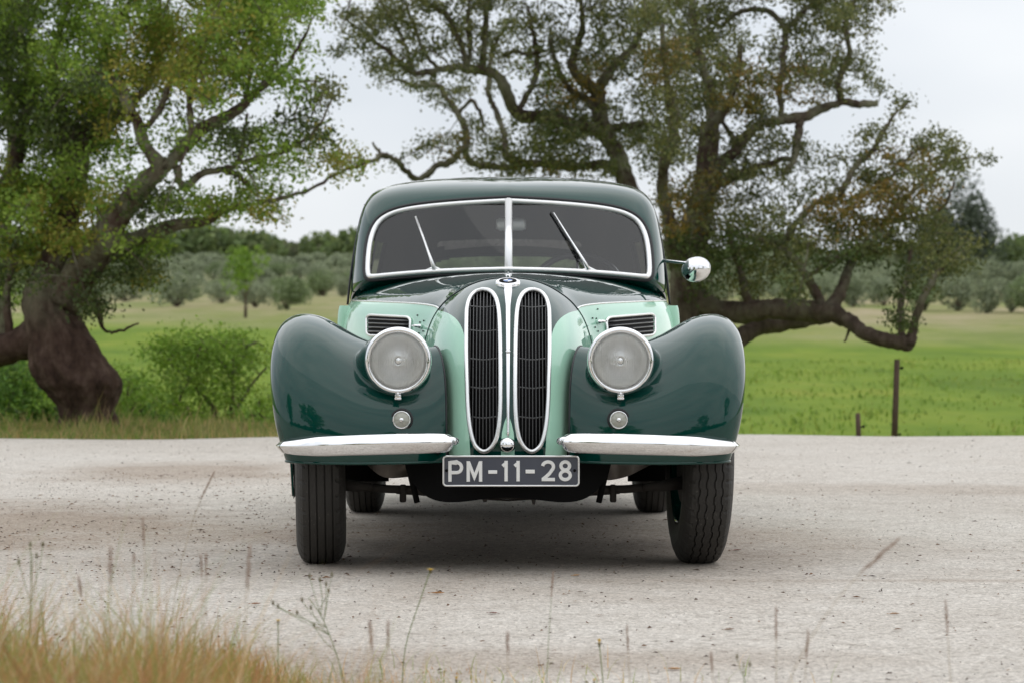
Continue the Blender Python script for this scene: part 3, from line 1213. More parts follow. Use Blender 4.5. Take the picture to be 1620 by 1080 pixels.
# side glass, rear glass
for sgn in (-1, 1):
    for (ya, yb, za, zb) in ((1.85, 2.63, .975, 1.295), (2.71, 3.03, .99, 1.21)):
        rows = []
        for y in np.linspace(ya, yb, 12):
            col_ = []
            for z in np.linspace(za, zb, 8):
                # half width of the shell at this y, z
                iu = int(np.argmin(np.abs(Gc[:, 60, 1] - y)))
                seg = Gc[iu]
                x = float(max(seg[(np.abs(seg[:, 2] - z) < .03), 0].mean() if np.any(np.abs(seg[:, 2] - z) < .03) else .6, .3))
                col_.append((sgn * (x - .012), y, z))
            rows.append(col_)
        MB().grid(np.array(rows)).build('side_window', m_glass, car)
    # rain gutter and bright door-frame edge
    gut = cabin_pts(np.linspace(.36, .80, 50), [.70])[:, 0]
    gut[:, 0] = (gut[:, 0] + .003) * sgn
    MB().tube(gut, [min(.0055, .0008 + .0006 * k_i) for k_i in range(len(gut))], 8).build('rain_gutter', m_dark, cabin)
    dj = [(sgn * .646, 1.60, .90), (sgn * .637, 1.62, 1.0), (sgn * .622, 1.66, 1.12), (sgn * .603, 1.72, 1.24), (sgn * .588, 1.78, 1.30)]
    MB().tube([tuple(p) for p in crom(dj, 5)], .0045, 8).build('door_edge', m_rubber, cabin)
topl = cabin_pts(np.linspace(.55, .95, 120), [1.0])[:, 0]
rows = []
for x in np.linspace(-.37, .37, 14):
    rows.append([(x, y, float(np.interp(y, topl[:, 1], topl[:, 2])) - .008 - .10 * x * x) for y in np.linspace(3.30, 3.70, 16)])
MB().grid(np.array(rows)).build('rear_window', glass('rear_glass', (.55, .62, .52)), car)

# ---- wipers
for (bx, by, tx, ty, blade) in ((687, 424, 657, 343, False), (931, 425, 876, 337, True)):
    def onscreen(px, py, out):
        d = 10.4
        for _ in range(6):
            p = P(px, py, d)
            d = yW(p.x, p.z) - out - CAM.y
        return P(px, py, d)
    b0, b1 = onscreen(bx, by, .02), onscreen(tx, ty, .022)
    m = MB().tube([b0 + Vector((0, .03, -.004)), b0 + Vector((0, -.006, 0))], .009, 12)
    m.tube([b0 + Vector((0, -.006, -.004)), b0.lerp(b1, .22) + Vector((0, -.010, 0)), b0.lerp(b1, .5) + Vector((0, -.006, 0)), b1], [.0085, .0060, .0034, .0032], 8)
    wo_ = m.build('wiper', m_alu if not blade else m_chrome, car)
    s0, s1 = b0.lerp(b1, .18 if blade else .30), b1.lerp(b0, -.01)
    sh_ = Vector((-.010 if blade else .003, .010, 0))
    MB().tube([s0 + sh_, s1 + sh_], .0036 if blade else .0025, 6).build('wiper_blade', m_rubber if blade else m_alu, wo_)
    # boss on the frame
    MB().tube([b0 + Vector((-.035, .006, -.013)), b0 + Vector((0, .003, -.004)), b0 + Vector((.035, .006, -.013))], [.006, .013, .006], 10, flat=(Vector((0, 1, 0)), .4)).build('wiper_boss', m_alu, wo_)

# ---- interior
MB().tube([(-.56, 1.62, .95), (-.3, 1.56, .965), (0, 1.53, .97), (.3, 1.56, .965), (.56, 1.62, .95)], .05, 12).build('dashboard', m_seat, car)
mi = P(808.5, 355.5, 10.72)
m = MB().tube([mi + Vector((-.060, 0, 0)), mi + Vector((-.045, 0, 0)), mi + Vector((.045, 0, 0)), mi + Vector((.060, 0, 0))], [.019, .026, .026, .019], 20, flat=(Vector((0, 1, 0)), .35))
im = m.build('interior_mirror', simple('mirror_back', (.85, .86, .87), rough=.35, metal=.5), car)
MB().tube([mi + Vector((0, .0, .01)), mi + Vector((0, -.03, .07))], .006, 8).build('mirror_stem', m_black, im)
wc = P(914, 464, 10.95)
ringp = [wc + Matrix.Rotation(R(-24), 3, 'X') @ Vector((.19 * math.cos(a), 0, .175 * math.sin(a))) for a in np.linspace(0, 2 * math.pi, 49)[:-1]]
sw = MB().tube(ringp, .013, 10, closed=True).build('steering_wheel', simple('steering_rim', (.06, .06, .07), rough=.2, coat=.5), car)
for a in (90, 210, 330):
    e_ = wc + Matrix.Rotation(R(-24), 3, 'X') @ Vector((.19 * math.cos(R(a)), 0, .175 * math.sin(R(a))))
    MB().tube([wc, e_], .006, 8).build('spoke', m_satin, sw)
MB().tube([wc, wc + Vector((0, -.4, -.2))], .02, 10).build('steering_column', m_black, sw)
for sx_ in (-.30, .30):
    m = MB().box((sx_, 2.35, .80), (.50, .16, .44))
    m.box((sx_, 2.1, .55), (.50, .50, .18))
    m.build('seat', m_seat, car, bevel=.05)
MB().box((0, 3.1, .75), (1.05, .2, .45)).build('rear_seat', m_seat, car, bevel=.05)

# ---- door mirror on the right
mc_ = P(1101, 426.5, 10.62)
arm0, arm1 = P(1056, 413.5, 10.66), P(1086, 416.5, 10.62)
mm = MB()
nU, nV = 24, 36
G = np.zeros((nU, nV, 3))
rot = Matrix.Rotation(R(-14), 3, 'Y') @ Matrix.Rotation(R(-12), 3, 'Z')
for i in range(nU):
    a = math.pi * .5 * i / (nU - 1)
    for k in range(nV):
        t = 2 * math.pi * k / nV
        p = Vector((.057 * math.sin(a) * math.cos(t), -.055 * math.cos(a), .047 * math.sin(a) * math.sin(t)))
        G[i, k] = mc_ + rot @ p
mm.grid(G, closed_v=True)
dm = mm.build('door_mirror', m_chrome, car)
G2 = np.zeros((2, nV, 3))
for k in range(nV):
    t = 2 * math.pi * k / nV
    G2[0, k] = mc_ + rot @ Vector((.057 * math.cos(t), 0, .047 * math.sin(t)))
    G2[1, k] = mc_ + rot @ Vector((.0005 * math.cos(t), .004, .0005 * math.sin(t)))
MB().grid(G2, closed_v=True).build('mirror_glass', m_chrome, dm)
MB().tube([tuple(G2[0, k]) for k in range(nV)], .003, 8, closed=True).build('mirror_rim', m_chrome, dm)
MB().tube([arm0 + Vector((-.02, .03, .004)), arm0, arm1, mc_ + rot @ Vector((-.02, -.05, .006))], [.008, .0062, .0058, .006], 10).build('mirror_arm', m_chrome, dm)

# ---- lower body: doors, sills, rear wings, tail (seen edge-on behind the front wings)
for sgn in (-1, 1):
    rows = []
    for (y, xt, xb) in ((1.415, .60, .60), (1.42, .64, .64), (1.43, .668, .672), (1.47, .672, .676), (1.9, .678, .69), (2.5, .68, .70), (3.1, .66, .69), (3.6, .62, .66), (4.0, .54, .60), (4.35, .42, .46)):
        ztp = .893 if y < 3.2 else .893 - (y - 3.2) * .35
        rows.append([(sgn * xt, y, ztp), (sgn * (xt + .008), y, ztp - .02), (sgn * (xt + .012), y, .75), (sgn * (xb + .004), y, .5), (sgn * xb, y, .32), (sgn * (xb - .06), y, .28)])
    bs = bsurf(rows, np.linspace(0, 1, 40), np.linspace(0, 1, 24))
    MB().grid(bs).build('body_side', m_mint, car)
    # rear wing
    RW = [[(.70, 2.05, .26), (.74, 2.0, .26), (.79, 2.05, .26), (.80, 2.2, .26)],
          [(.66, 2.15, .50), (.72, 2.1, .52), (.80, 2.15, .50), (.81, 2.35, .42)],
          [(.64, 2.45, .72), (.72, 2.42, .76), (.81, 2.45, .70), (.82, 2.5, .58)],
          [(.62, 2.8, .80), (.71, 2.8, .84), (.81, 2.8, .78), (.82, 2.8, .62)],
          [(.58, 3.2, .74), (.68, 3.2, .78), (.80, 3.2, .70), (.81, 3.1, .58)],
          [(.52, 3.6, .60), (.62, 3.65, .62), (.74, 3.6, .55), (.78, 3.4, .45)],
          [(.48, 3.9, .38), (.58, 3.95, .38), (.70, 3.85, .35), (.74, 3.6, .30)]]
    g = bsurf(RW, np.linspace(0, 1, 50), np.linspace(0, 1, 24))
    g[..., 0] *= sgn
    MB().grid(g).build('rear_wing', m_dark, car)
    rb = MB().box((sgn * .745, 1.62, .262), (.13, 1.0, .035))
    rb.build('running_board', m_dark, car, bevel=.01)
    MB().box((sgn * .812, 1.62, .262), (.006, 1.0, .02)).build('sill_trim', m_chrome, car)

# ---- wheels
def wheel(x, y, steer, lean, tread):
    w = .168
    Rr = .352
    rootw = empty('wheel', (x, y, Rr - .006))
    rootw.parent = car
    rootw.rotation_euler = (0, R(lean), R(steer))
    prof = []
    # profile across the tyre, bead to bead: (axial, radius)
    base = [(-.062, .205), (-.074, .222), (-.0835, .255), (-.0835, .285), (-.077, .312), (-.068, .331), (-.062, .3385)]
    crown = []
    grooves = [-.038, -.0135, .0135, .038]
    gw, gd = .0026, .0075
    xs = [-.060]
    for g_ in grooves:
        xs += [g_ - gw - .0008, g_ - gw, g_ + gw, g_ + gw + .0008]
    xs += [.060]
    cr = lambda a: .3515 - .0105 * (abs(a) / .060) ** 2.4
    seq = [(-.060, cr(.060))]
    for g_ in grooves:
        for a in np.linspace(seq[-1][0], g_ - gw, 4)[1:]:
            seq.append((a, cr(a)))
        seq += [(g_ - gw * .7, cr(g_) - gd), (g_ + gw * .7, cr(g_) - gd), (g_ + gw, cr(g_ + gw))]
    for a in np.linspace(seq[-1][0], .060, 4)[1:]:
        seq.append((a, cr(a)))
    full_p = base + seq + [(-a, r) for a, r in base[::-1]]
    n = 240
    G = np.zeros((len(full_p), n, 3))
    for i, (a, r) in enumerate(full_p):
        for k in range(n):
            t = 2 * math.pi * k / n
            zz = 0
            if abs(a) < .058 and tread:
                zz = .0022 * (1 if (k // 3) % 2 else -1)
            rr_ = r
            if .048 < abs(a) < .070 and r > .325 and (k % 6) < 1:
                rr_ -= .004
            G[i, k] = (a + zz, rr_ * math.cos(t), rr_ * math.sin(t))
    tm = MB().grid(G, closed_v=True)
    me = tm.mesh('tyre', smooth=False)
    o = link('tyre', me, m_tyre, rootw)
    s = 1 if x > 0 else -1
    rim = MB().lathe([(.206, -.068 * s), (.212, -.074 * s), (.204, -.064 * s), (.19, -.05 * s), (.185, .05 * s), (.204, .064 * s), (.212, .074 * s), (.206, .066 * s), (.19, .050 * s),
                      (.17, .030 * s), (.12, .042 * s), (.075, .048 * s), (.07, .060 * s), (.03, .070 * s), (.001, .072 * s)], (0, 0, 0), axis='x', n=48)
    rim.build('rim', m_dark, rootw)
    MB().lathe([(.070, .0615 * s), (.060, .072 * s), (.035, .082 * s), (.001, .086 * s)], (0, 0, 0), axis='x', n=32).build('hub_cap', m_chrome, rootw)
    MB().lathe([(.001, -.062 * s), (.14, -.060 * s), (.155, -.05 * s), (.155, 0)], (0, 0, 0), axis='x', n=36).build('brake_drum', m_under, rootw)
    return rootw


wheel(-.643, 0.0, 4.5, -1.2, False)
wheel(.650, 0.0, 3.0, .8, True)
wheel(-.638, 2.75, 0, 0, False)
wheel(.638, 2.75, 0, 0, False)

# ---- underside: axle, springs, sump, chassis, splash panels
un = MB()
un.tube([(-.57, -.02, .262), (-.40, -.02, .250), (0, -.02, .242), (.40, -.02, .250), (.57, -.02, .262)], .0145, 10)
un.build('front_axle_tube', m_under, car)
lf = MB()
for k in range(3):
    lf.tube([(-.52 + k * .07, -.01, .250 - k * .007), (0, -.01, .225 - k * .007), (.52 - k * .07, -.01, .250 - k * .007)], .010, 6, flat=(Vector((0, 0, 1)), .35))
lf.build('leaf_spring', m_under, car)
for sgn in (-1, 1):
    MB().box((sgn * .357, -.03, .236), (.022, .04, .060)).build('spring_clamp', m_under, car, bevel=.006)
    MB().tube([(sgn * .46, -.05, .258), (sgn * .52, -.06, .262), (sgn * .60, -.04, .275)], [.012, .020, .024], 10).build('steering_knuckle', m_under, car)
    MB().tube([(sgn * .335, -.30, .37), (sgn * .30, -.28, .22)], .010, 8).build('tray_strut', m_black, car)
    MB().tube([(sgn * .55, .02, .44), (sgn * .40, .0, .46), (sgn * .27, 0, .45)], .014, 8).build('upper_link', m_under, car)
    sp_ = []
    for (x, y) in ((.24, .06), (.34, .14), (.42, .05), (.50, .16), (.57, .22)):
        c_ = []
        for z in np.linspace(.66, .0, 7):
            zz = .268 + .33 * max(0, x - .40) + z * .40 + (0.02 if x < .3 else 0) + .05 * max(0, (x - .44)) / .14
            c_.append((sgn * x, y + .06 + .03 * math.sin(z * 9 + x * 20) + z * .05, zz))
        sp_.append(c_)
    gsp = bsurf(sp_, np.linspace(0, 1, 30), np.linspace(0, 1, 20))
    for i in range(30):
        for j in range(20):
            q_ = Vector(gsp[i, j])
            gsp[i, j, 1] += .03 * noise.noise(q_ * 14)
            gsp[i, j, 2] += .018 * noise.noise(q_ * 9 + Vector((5, 0, 0)))
    MB().grid(gsp).build('splash_panel', m_liner, car)
    # inner wheel-arch wall, dark
    MB().box((sgn * .57, .50, .45), (.28, .02, .40)).build('inner_arch', m_black, car)
    MB().box((sgn * .30, 1.6, .36), (.07, 2.9, .10)).build('chassis_rail', m_black, car, bevel=.01)
sump = MB()
G = bsurf([[(-.34, -.36, .37), (-.33, -.38, .30), (-.25, -.38, .19), (0, -.38, .268), (.25, -.38, .19), (.33, -.38, .30), (.34, -.36, .37)],
           [(-.34, -.2, .37), (-.33, -.2, .29), (-.27, -.2, .19), (0, -.2, .262), (.27, -.2, .19), (.33, -.2, .29), (.34, -.2, .37)],
           [(-.34, .3, .37), (-.33, .3, .27), (-.27, .3, .20), (0, .3, .24), (.27, .3, .20), (.33, .3, .27), (.34, .3, .37)],
           [(-.34, 1.0, .37), (-.33, 1.0, .28), (-.26, 1.0, .24), (0, 1.0, .23), (.26, 1.0, .24), (.33, 1.0, .28), (.34, 1.0, .37)]],
          np.linspace(0, 1, 30), np.linspace(0, 1, 40))
sump.grid(G)
n0 = len(sump.v)
fr = [tuple(p) for p in G[0]]
sump.add(fr + [(.34, -.36, .42), (-.34, -.36, .42)], [tuple(range(len(fr) + 2))])
sump.build('undertray', m_black, car)
MB().tube([(-.08, -.30, .25), (-.075, -.30, .222)], [.011, .006], 8).build('drain_plug', m_under, car)
MB().tube([(.085, -.30, .25), (.085, -.30, .214)], [.012, .004], 8).build('drain_plug', m_under, car)
MB().box((0, 1.9, .36), (1.28, 3.6, .06)).build('floor_pan', m_black, car)
MB().box((0, .75, .55), (.9, .5, .5)).build('engine_bulkhead', m_black, car)
MB().tube([(-.55, 2.75, .34), (0, 2.75, .34), (.55, 2.75, .34)], [.03, .05, .03], 12).build('rear_axle', m_under, car)
# ================================================================== GROUND
def smooth(a, b, x):
    t = min(1, max(0, (x - a) / (b - a)))
    return t * t * (3 - 2 * t)


DH = [(0, -.06), (21.5, -.06), (22.8, -.10), (24, -.30), (26.5, -.50), (32, -.60), (40, -.42), (60, -.10), (90, .42), (130, 1.60), (170, 2.9), (220, 4.9), (300, 8.0),
      (400, 12.2), (550, 17.5), (800, 25.5), (1100, 32), (1500, 35), (2400, 36), (4500, 34)]
DHa = np.array(DH)


def H(x, d):
    """ground height under a point d metres ahead of the camera and x metres to its right"""
    lf = smooth(-1.2, -2.6, x)
    dd = d - 3.4 * lf * (1 if d < 60 else 0)
    if d > 20:
        z = float(np.interp(dd if d < 40 else d, DHa[:, 0], DHa[:, 1]))
        if 40 <= d < 60:
            pass
    else:
        z = -.06
    if d > 60:
        w = min(1, (d - 60) / 200)
        z += w * 1.5 * (noise.noise(Vector((x * .006, d * .004, 3.3)))) * (1 + d / 600)
        z += w * (-.008 * x if d < 1400 else 0) * smooth(200, 900, d)
    elif d > 24:
        z += .05 * noise.noise(Vector((x * .35, d * .2, 1)))
    return z


ds = np.concatenate([np.linspace(-160, -4, 30), np.linspace(0, 20, 14), np.linspace(20.4, 45, 60), np.linspace(46, 130, 60), np.geomspace(134, 4500, 90)])
xs_ = np.concatenate([-np.geomspace(2600, 12, 46), np.linspace(-11.5, 11.5, 70), np.geomspace(12, 2600, 46)])
Gt = np.zeros((len(ds), len(xs_), 3))
for i, d in enumerate(ds):
    for j, x in enumerate(xs_):
        Gt[i, j] = (x, d + CAM.y, H(x, d))
m_field = bpy.data.materials.new('meadow')
m_field.use_nodes = True
t = m_field.node_tree
b = t.nodes['Principled BSDF']
b.inputs['Roughness'].default_value = .95
b.inputs['Specular IOR Level'].default_value = .1


def node(t, kind, **kw):
    n = t.nodes.new(kind)
    for k, v in kw.items():
        if k.startswith('i_'):
            key = k[2:]
            n.inputs[int(key) if key.isdigit() else key].default_value = v
        else:
            setattr(n, k, v)
    return n


def ramp(t, fac, stops):
    r = t.nodes.new('ShaderNodeValToRGB')
    e = r.color_ramp.elements
    e[0].position, e[0].color = stops[0][0], (*stops[0][1], 1)
    e[1].position, e[1].color = stops[-1][0], (*stops[-1][1], 1)
    for p, c in stops[1:-1]:
        q = e.new(p)
        q.color = (*c, 1)
    t.links.new(fac, r.inputs[0])
    return r.outputs[0]


def mixc(t, fac, a, b_, mode='MIX'):
    m = t.nodes.new('ShaderNodeMixRGB')
    m.blend_type = mode
    for i, v in enumerate((fac, a, b_)):
        if isinstance(v, (int, float)):
            m.inputs[i].default_value = v
        elif isinstance(v, tuple):
            m.inputs[i].default_value = (*v, 1)
        else:
            t.links.new(v, m.inputs[i])
    return m.outputs[0]


def nmath(t, op, *a):
    m = t.nodes.new('ShaderNodeMath')
    m.operation = op
    for i, v in enumerate(a):
        if isinstance(v, (int, float)):
            m.inputs[i].default_value = v
        else:
            t.links.new(v, m.inputs[i])
    return m.outputs[0]


def nnoise(t, vec, scale, detail=4, rough=.55, sc=None):
    if sc:
        mp_ = t.nodes.new('ShaderNodeMapping')
        mp_.inputs['Scale'].default_value = sc
        t.links.new(vec, mp_.inputs[0])
        vec = mp_.outputs[0]
    n = t.nodes.new('ShaderNodeTexNoise')
    n.inputs['Scale'].default_value = scale
    n.inputs['Detail'].default_value = detail
    n.inputs['Roughness'].default_value = rough
    t.links.new(vec, n.inputs[0])
    return n.outputs[0]


geo = t.nodes.new('ShaderNodeNewGeometry')
pos = geo.outputs['Position']
sp = t.nodes.new('ShaderNodeSeparateXYZ')
t.links.new(pos, sp.inputs[0])
n1 = nnoise(t, pos, .22, 6, .68, (1, .32, 1))
n2 = nnoise(t, pos, 1.1, 5, .65, (1, .5, 1))
green = ramp(t, n1, [(.32, (.085, .155, .016)), (.45, (.135, .225, .020)), (.56, (.20, .28, .028)), (.68, (.30, .31, .05))])
green = mixc(t, .38, green, ramp(t, n2, [(.3, (.075, .135, .018)), (.7, (.22, .27, .045))]))
dry = ramp(t, nnoise(t, pos, .16, 6, .7, (1, .35, 1)), [(.32, (.17, .22, .06)), (.45, (.25, .25, .10)), (.56, (.33, .29, .16)), (.7, (.42, .34, .23))])
# dry grass beyond the green meadow: band decided by distance, broken by noise
yy = nmath(t, 'ADD', sp.outputs[1], nmath(t, 'MULTIPLY', nmath(t, 'SUBTRACT', nnoise(t, pos, .03, 4), .5), 70.0))
yy = nmath(t, 'ADD', yy, nmath(t, 'MULTIPLY', sp.outputs[0], .9))
mrn = t.nodes.new('ShaderNodeMapRange')
mrn.inputs[1].default_value = 92
mrn.inputs[2].default_value = 140
t.links.new(yy, mrn.inputs[0])
colr = mixc(t, mrn.outputs[0], green, dry)
mr3 = t.nodes.new('ShaderNodeMapRange')
mr3.inputs[1].default_value = 205
mr3.inputs[2].default_value = 300
t.links.new(yy, mr3.inputs[0])
scrub = ramp(t, nnoise(t, pos, .05, 6, .7), [(.35, (.14, .16, .075)), (.6, (.24, .24, .13))])
colr = mixc(t, mr3.outputs[0], colr, scrub)
t.links.new(colr, b.inputs['Base Color'])
bp = t.nodes.new('ShaderNodeBump')
bp.inputs['Strength'].default_value = .9
bp.inputs['Distance'].default_value = .12
t.links.new(nnoise(t, pos, 3.0, 6, .7), bp.inputs['Height'])
t.links.new(bp.outputs[0], b.inputs['Normal'])
MB().grid(Gt, flip=True).build('meadow', m_field, kind='structure')

# gravel yard
m_grav = bpy.data.materials.new('gravel')
m_grav.use_nodes = True
t = m_grav.node_tree
b = t.nodes['Principled BSDF']
b.inputs['Roughness'].default_value = .93
b.inputs['Specular IOR Level'].default_value = .2
geo = t.nodes.new('ShaderNodeNewGeometry')
pos = geo.outputs['Position']
sp = t.nodes.new('ShaderNodeSeparateXYZ')
t.links.new(pos, sp.inputs[0])
big = nnoise(t, pos, .55, 5, .6, (1, .8, 1))
fine = nnoise(t, pos, 105, 4, .75)
midn = nnoise(t, pos, 5.5, 6, .65)
base = ramp(t, big, [(.32, (.55, .50, .44)), (.5, (.65, .605, .545)), (.68, (.71, .675, .62))])
base = mixc(t, .45, base, ramp(t, midn, [(.3, (.50, .455, .40)), (.55, (.65, .605, .55)), (.75, (.74, .70, .65))]))
grain = ramp(t, fine, [(.30, (.42, .39, .36)), (.42, (.78, .765, .75)), (.54, (1, 1, 1)), (.72, (1.22, 1.21, 1.19))])
base = mixc(t, .85, base, grain, 'MULTIPLY')
vg = t.nodes.new('ShaderNodeTexVoronoi')
vg.inputs['Scale'].default_value = 115
t.links.new(pos, vg.inputs[0])
sv_ = t.nodes.new('ShaderNodeSeparateColor')
t.links.new(vg.outputs['Color'], sv_.inputs[0])
base = mixc(t, .75, base, ramp(t, sv_.outputs[0], [(0, (.60, .57, .54)), (.25, (.90, .89, .88)), (.7, (1.03, 1.03, 1.03)), (1, (1.28, 1.27, 1.26))]), 'MULTIPLY')
vg2 = t.nodes.new('ShaderNodeTexVoronoi')
vg2.inputs['Scale'].default_value = 48
t.links.new(pos, vg2.inputs[0])
sv2 = t.nodes.new('ShaderNodeSeparateColor')
t.links.new(vg2.outputs['Color'], sv2.inputs[0])
base = mixc(t, .55, base, ramp(t, sv2.outputs[0], [(0, (.55, .52, .49)), (.15, (.93, .92, .91)), (.85, (1.0, 1.0, 1.0)), (1, (1.2, 1.2, 1.2))]), 'MULTIPLY')
# specks of dark grit
vo = t.nodes.new('ShaderNodeTexVoronoi')
vo.inputs['Scale'].default_value = 26
t.links.new(pos, vo.inputs[0])
spk = nmath(t, 'LESS_THAN', vo.outputs['Distance'], nmath(t, 'MULTIPLY', nnoise(t, pos, 1.4, 3), .26))
base = mixc(t, nmath(t, 'MULTIPLY', spk, .5), base, (.14, .11, .085))
# brown worn patch with leaf litter on the left behind the front wheel
def blob(cx, cy, rx, ry, soft=.6):
    dx = nmath(t, 'DIVIDE', nmath(t, 'SUBTRACT', sp.outputs[0], cx), rx)
    dy = nmath(t, 'DIVIDE', nmath(t, 'SUBTRACT', sp.outputs[1], cy), ry)
    r2 = nmath(t, 'SQRT', nmath(t, 'ADD', nmath(t, 'MULTIPLY', dx, dx), nmath(t, 'MULTIPLY', dy, dy)))
    r2 = nmath(t, 'ADD', r2, nmath(t, 'MULTIPLY', nmath(t, 'SUBTRACT', nnoise(t, pos, 1.2, 5, .7), .5), 1.3))
    m = t.nodes.new('ShaderNodeMapRange')
    m.inputs[1].default_value = 1.0
    m.inputs[2].default_value = 1.0 - soft
    m.inputs[3].default_value = 0
    m.inputs[4].default_value = 1
    t.links.new(r2, m.inputs[0])
    return m.outputs[0]


brown = mixc(t, .9, base, (.62, .54, .475), 'MULTIPLY')
base = mixc(t, blob(-2.6, 1.6, 2.5, 2.2), base, brown)
base = mixc(t, nmath(t, 'MULTIPLY', blob(-1.9, 6.4, 1.0, 1.7), .8), base, brown)
base = mixc(t, nmath(t, 'MULTIPLY', blob(.2, .8, 1.6, 2.6), .7), base, brown)
base = mixc(t, nmath(t, 'MULTIPLY', blob(2.6, 4.6, 2.6, .8), .45), base, brown)
base = mixc(t, nmath(t, 'MULTIPLY', blob(1.3, -.72, 1.5, .09, .9), .55), base, brown)
base = mixc(t, nmath(t, 'MULTIPLY', blob(-.2, -2.85, 1.3, .35), .55), base, brown)
soil = mixc(t, .8, base, (.42, .33, .22), 'MULTIPLY')
base = mixc(t, blob(-1.1, -3.6, 1.35, .75), base, soil)
t.links.new(base, b.inputs['Base Color'])
hgt = nmath(t, 'ADD', nmath(t, 'MULTIPLY', fine, .6), nmath(t, 'MULTIPLY', midn, 2.0))
bp = t.nodes.new('ShaderNodeBump')
bp.inputs['Strength'].default_value = .75
bp.inputs['Distance'].default_value = .012
t.links.new(hgt, bp.inputs['Height'])
t.links.new(bp.outputs[0], b.inputs['Normal'])
gx = np.concatenate([np.linspace(-60, -12, 20), np.linspace(-11.5, 11.5, 180), np.linspace(12, 60, 20)])
GG = np.zeros((60, len(gx), 3))
for j, x in enumerate(gx):
    far = 22.6 + CAM.y + .10 * math.sin(x * .9) + .30 * noise.noise(Vector((x * .8, 2, 0))) - .8 * smooth(-1.2, -2.8, x)
    for i in range(60):
        f_ = (i / 59) ** .8
        y = -45 + (far + 45) * f_
        z = .012 * noise.noise(Vector((x * .5, y * .5, 5)))
        if y < 3 and abs(x) < 3:
            z *= .15
        z = min(z, .004)
        if i == 59:
            z -= .04
        GG[i, j] = (x, y, z)
MB().grid(GG, flip=True).build('gravel_yard', m_grav, kind='structure')

# ================================================================== FOLIAGE TOOLS
def leaf_material(name, trans=.35, rough=.6):
    m = bpy.data.materials.new(name)
    m.use_nodes = True
    t = m.node_tree
    t.nodes.clear()
    o = t.nodes.new('ShaderNodeOutputMaterial')
    at = t.nodes.new('ShaderNodeAttribute')
    at.attribute_name = 'Col'
    di = t.nodes.new('ShaderNodeBsdfDiffuse')
    tr = t.nodes.new('ShaderNodeBsdfTranslucent')
    gl = t.nodes.new('ShaderNodeBsdfGlossy')
    gl.inputs['Roughness'].default_value = rough
    gl.inputs[0].default_value = (.5, .5, .5, 1)
    m1 = t.nodes.new('ShaderNodeMixShader')
    m1.inputs[0].default_value = trans
    m2 = t.nodes.new('ShaderNodeMixShader')
    m2.inputs[0].default_value = .05
    t.links.new(at.outputs[0], di.inputs[0])
    t.links.new(at.outputs[0], tr.inputs[0])
    t.links.new(di.outputs[0], m1.inputs[1])
    t.links.new(tr.outputs[0], m1.inputs[2])
    t.links.new(m1.outputs[0], m2.inputs[1])
    t.links.new(gl.outputs[0], m2.inputs[2])
    t.links.new(m2.outputs[0], o.inputs[0])
    return m


m_leaf = leaf_material('leaves')
m_grass = leaf_material('grass_blades', .4)

m_bark = bpy.data.materials.new('cork_bark')
m_bark.use_nodes = True
t = m_bark.node_tree
b = t.nodes['Principled BSDF']
b.inputs['Roughness'].default_value = .95
b.inputs['Specular IOR Level'].default_value = .15
tcn = t.nodes.new('ShaderNodeTexCoord')
pos = tcn.outputs['Object']
c1 = ramp(t, nnoise(t, pos, 9, 6, .7, (1, 1, .45)), [(.3, (.045, .031, .025)), (.5, (.105, .075, .058)), (.7, (.18, .14, .11))])
lich = nnoise(t, pos, 3.3, 6, .7)
lm = t.nodes.new('ShaderNodeMapRange')
lm.inputs[1].default_value = .43
lm.inputs[2].default_value = .60
t.links.new(lich, lm.inputs[0])
gn = t.nodes.new('ShaderNodeNewGeometry')
spn = t.nodes.new('ShaderNodeSeparateXYZ')
t.links.new(pos, spn.inputs[0])
hi = t.nodes.new('ShaderNodeMapRange')          # lichen grows on the limbs, hardly on the old lower trunk
hi.inputs[1].default_value = .35
hi.inputs[2].default_value = 1.0
t.links.new(spn.outputs[2], hi.inputs[0])
c2 = mixc(t, nmath(t, 'MULTIPLY', nmath(t, 'MULTIPLY', lm.outputs[0], hi.outputs[0]), .75), c1, (.27, .27, .18))
t.links.new(c2, b.inputs['Base Color'])
bp = t.nodes.new('ShaderNodeBump')
bp.inputs['Strength'].default_value = 1.0
bp.inputs['Distance'].default_value = .05
t.links.new(nnoise(t, pos, 14, 6, .75, (1, 1, .5)), bp.inputs['Height'])
t.links.new(bp.outputs[0], b.inputs['Normal'])

m_trunk = m_bark.copy()
m_trunk.name = 'old_trunk_bark'
for n_ in m_trunk.node_tree.nodes:
    if n_.type == 'VALTORGB':
        for e_, c_ in zip(n_.color_ramp.elements, ((.028, .017, .013), (.085, .052, .040), (.16, .11, .085))):
            e_.color = (*c_, 1)
    if n_.type == 'MAP_RANGE' and abs(n_.inputs[1].default_value - .35) < .01:
        n_.inputs[1].default_value = .8
        n_.inputs[2].default_value = 1.35

PAL = {
    'G': [(.20, .31, .035), (.15, .25, .03), (.26, .35, .05)],
    'Y': [(.24, .26, .035), (.19, .27, .032), (.31, .27, .045)],
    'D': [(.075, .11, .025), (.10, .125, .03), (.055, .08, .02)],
    'O': [(.145, .16, .05), (.19, .19, .06), (.10, .12, .045)],
    'R': [(.19, .15, .035), (.13, .135, .04), (.26, .17, .035)],
    'S': [(.26, .29, .20), (.21, .25, .15), (.30, .33, .23)],
    'F': [(.10, .20, .03), (.14, .25, .04), (.08, .15, .03)],
}


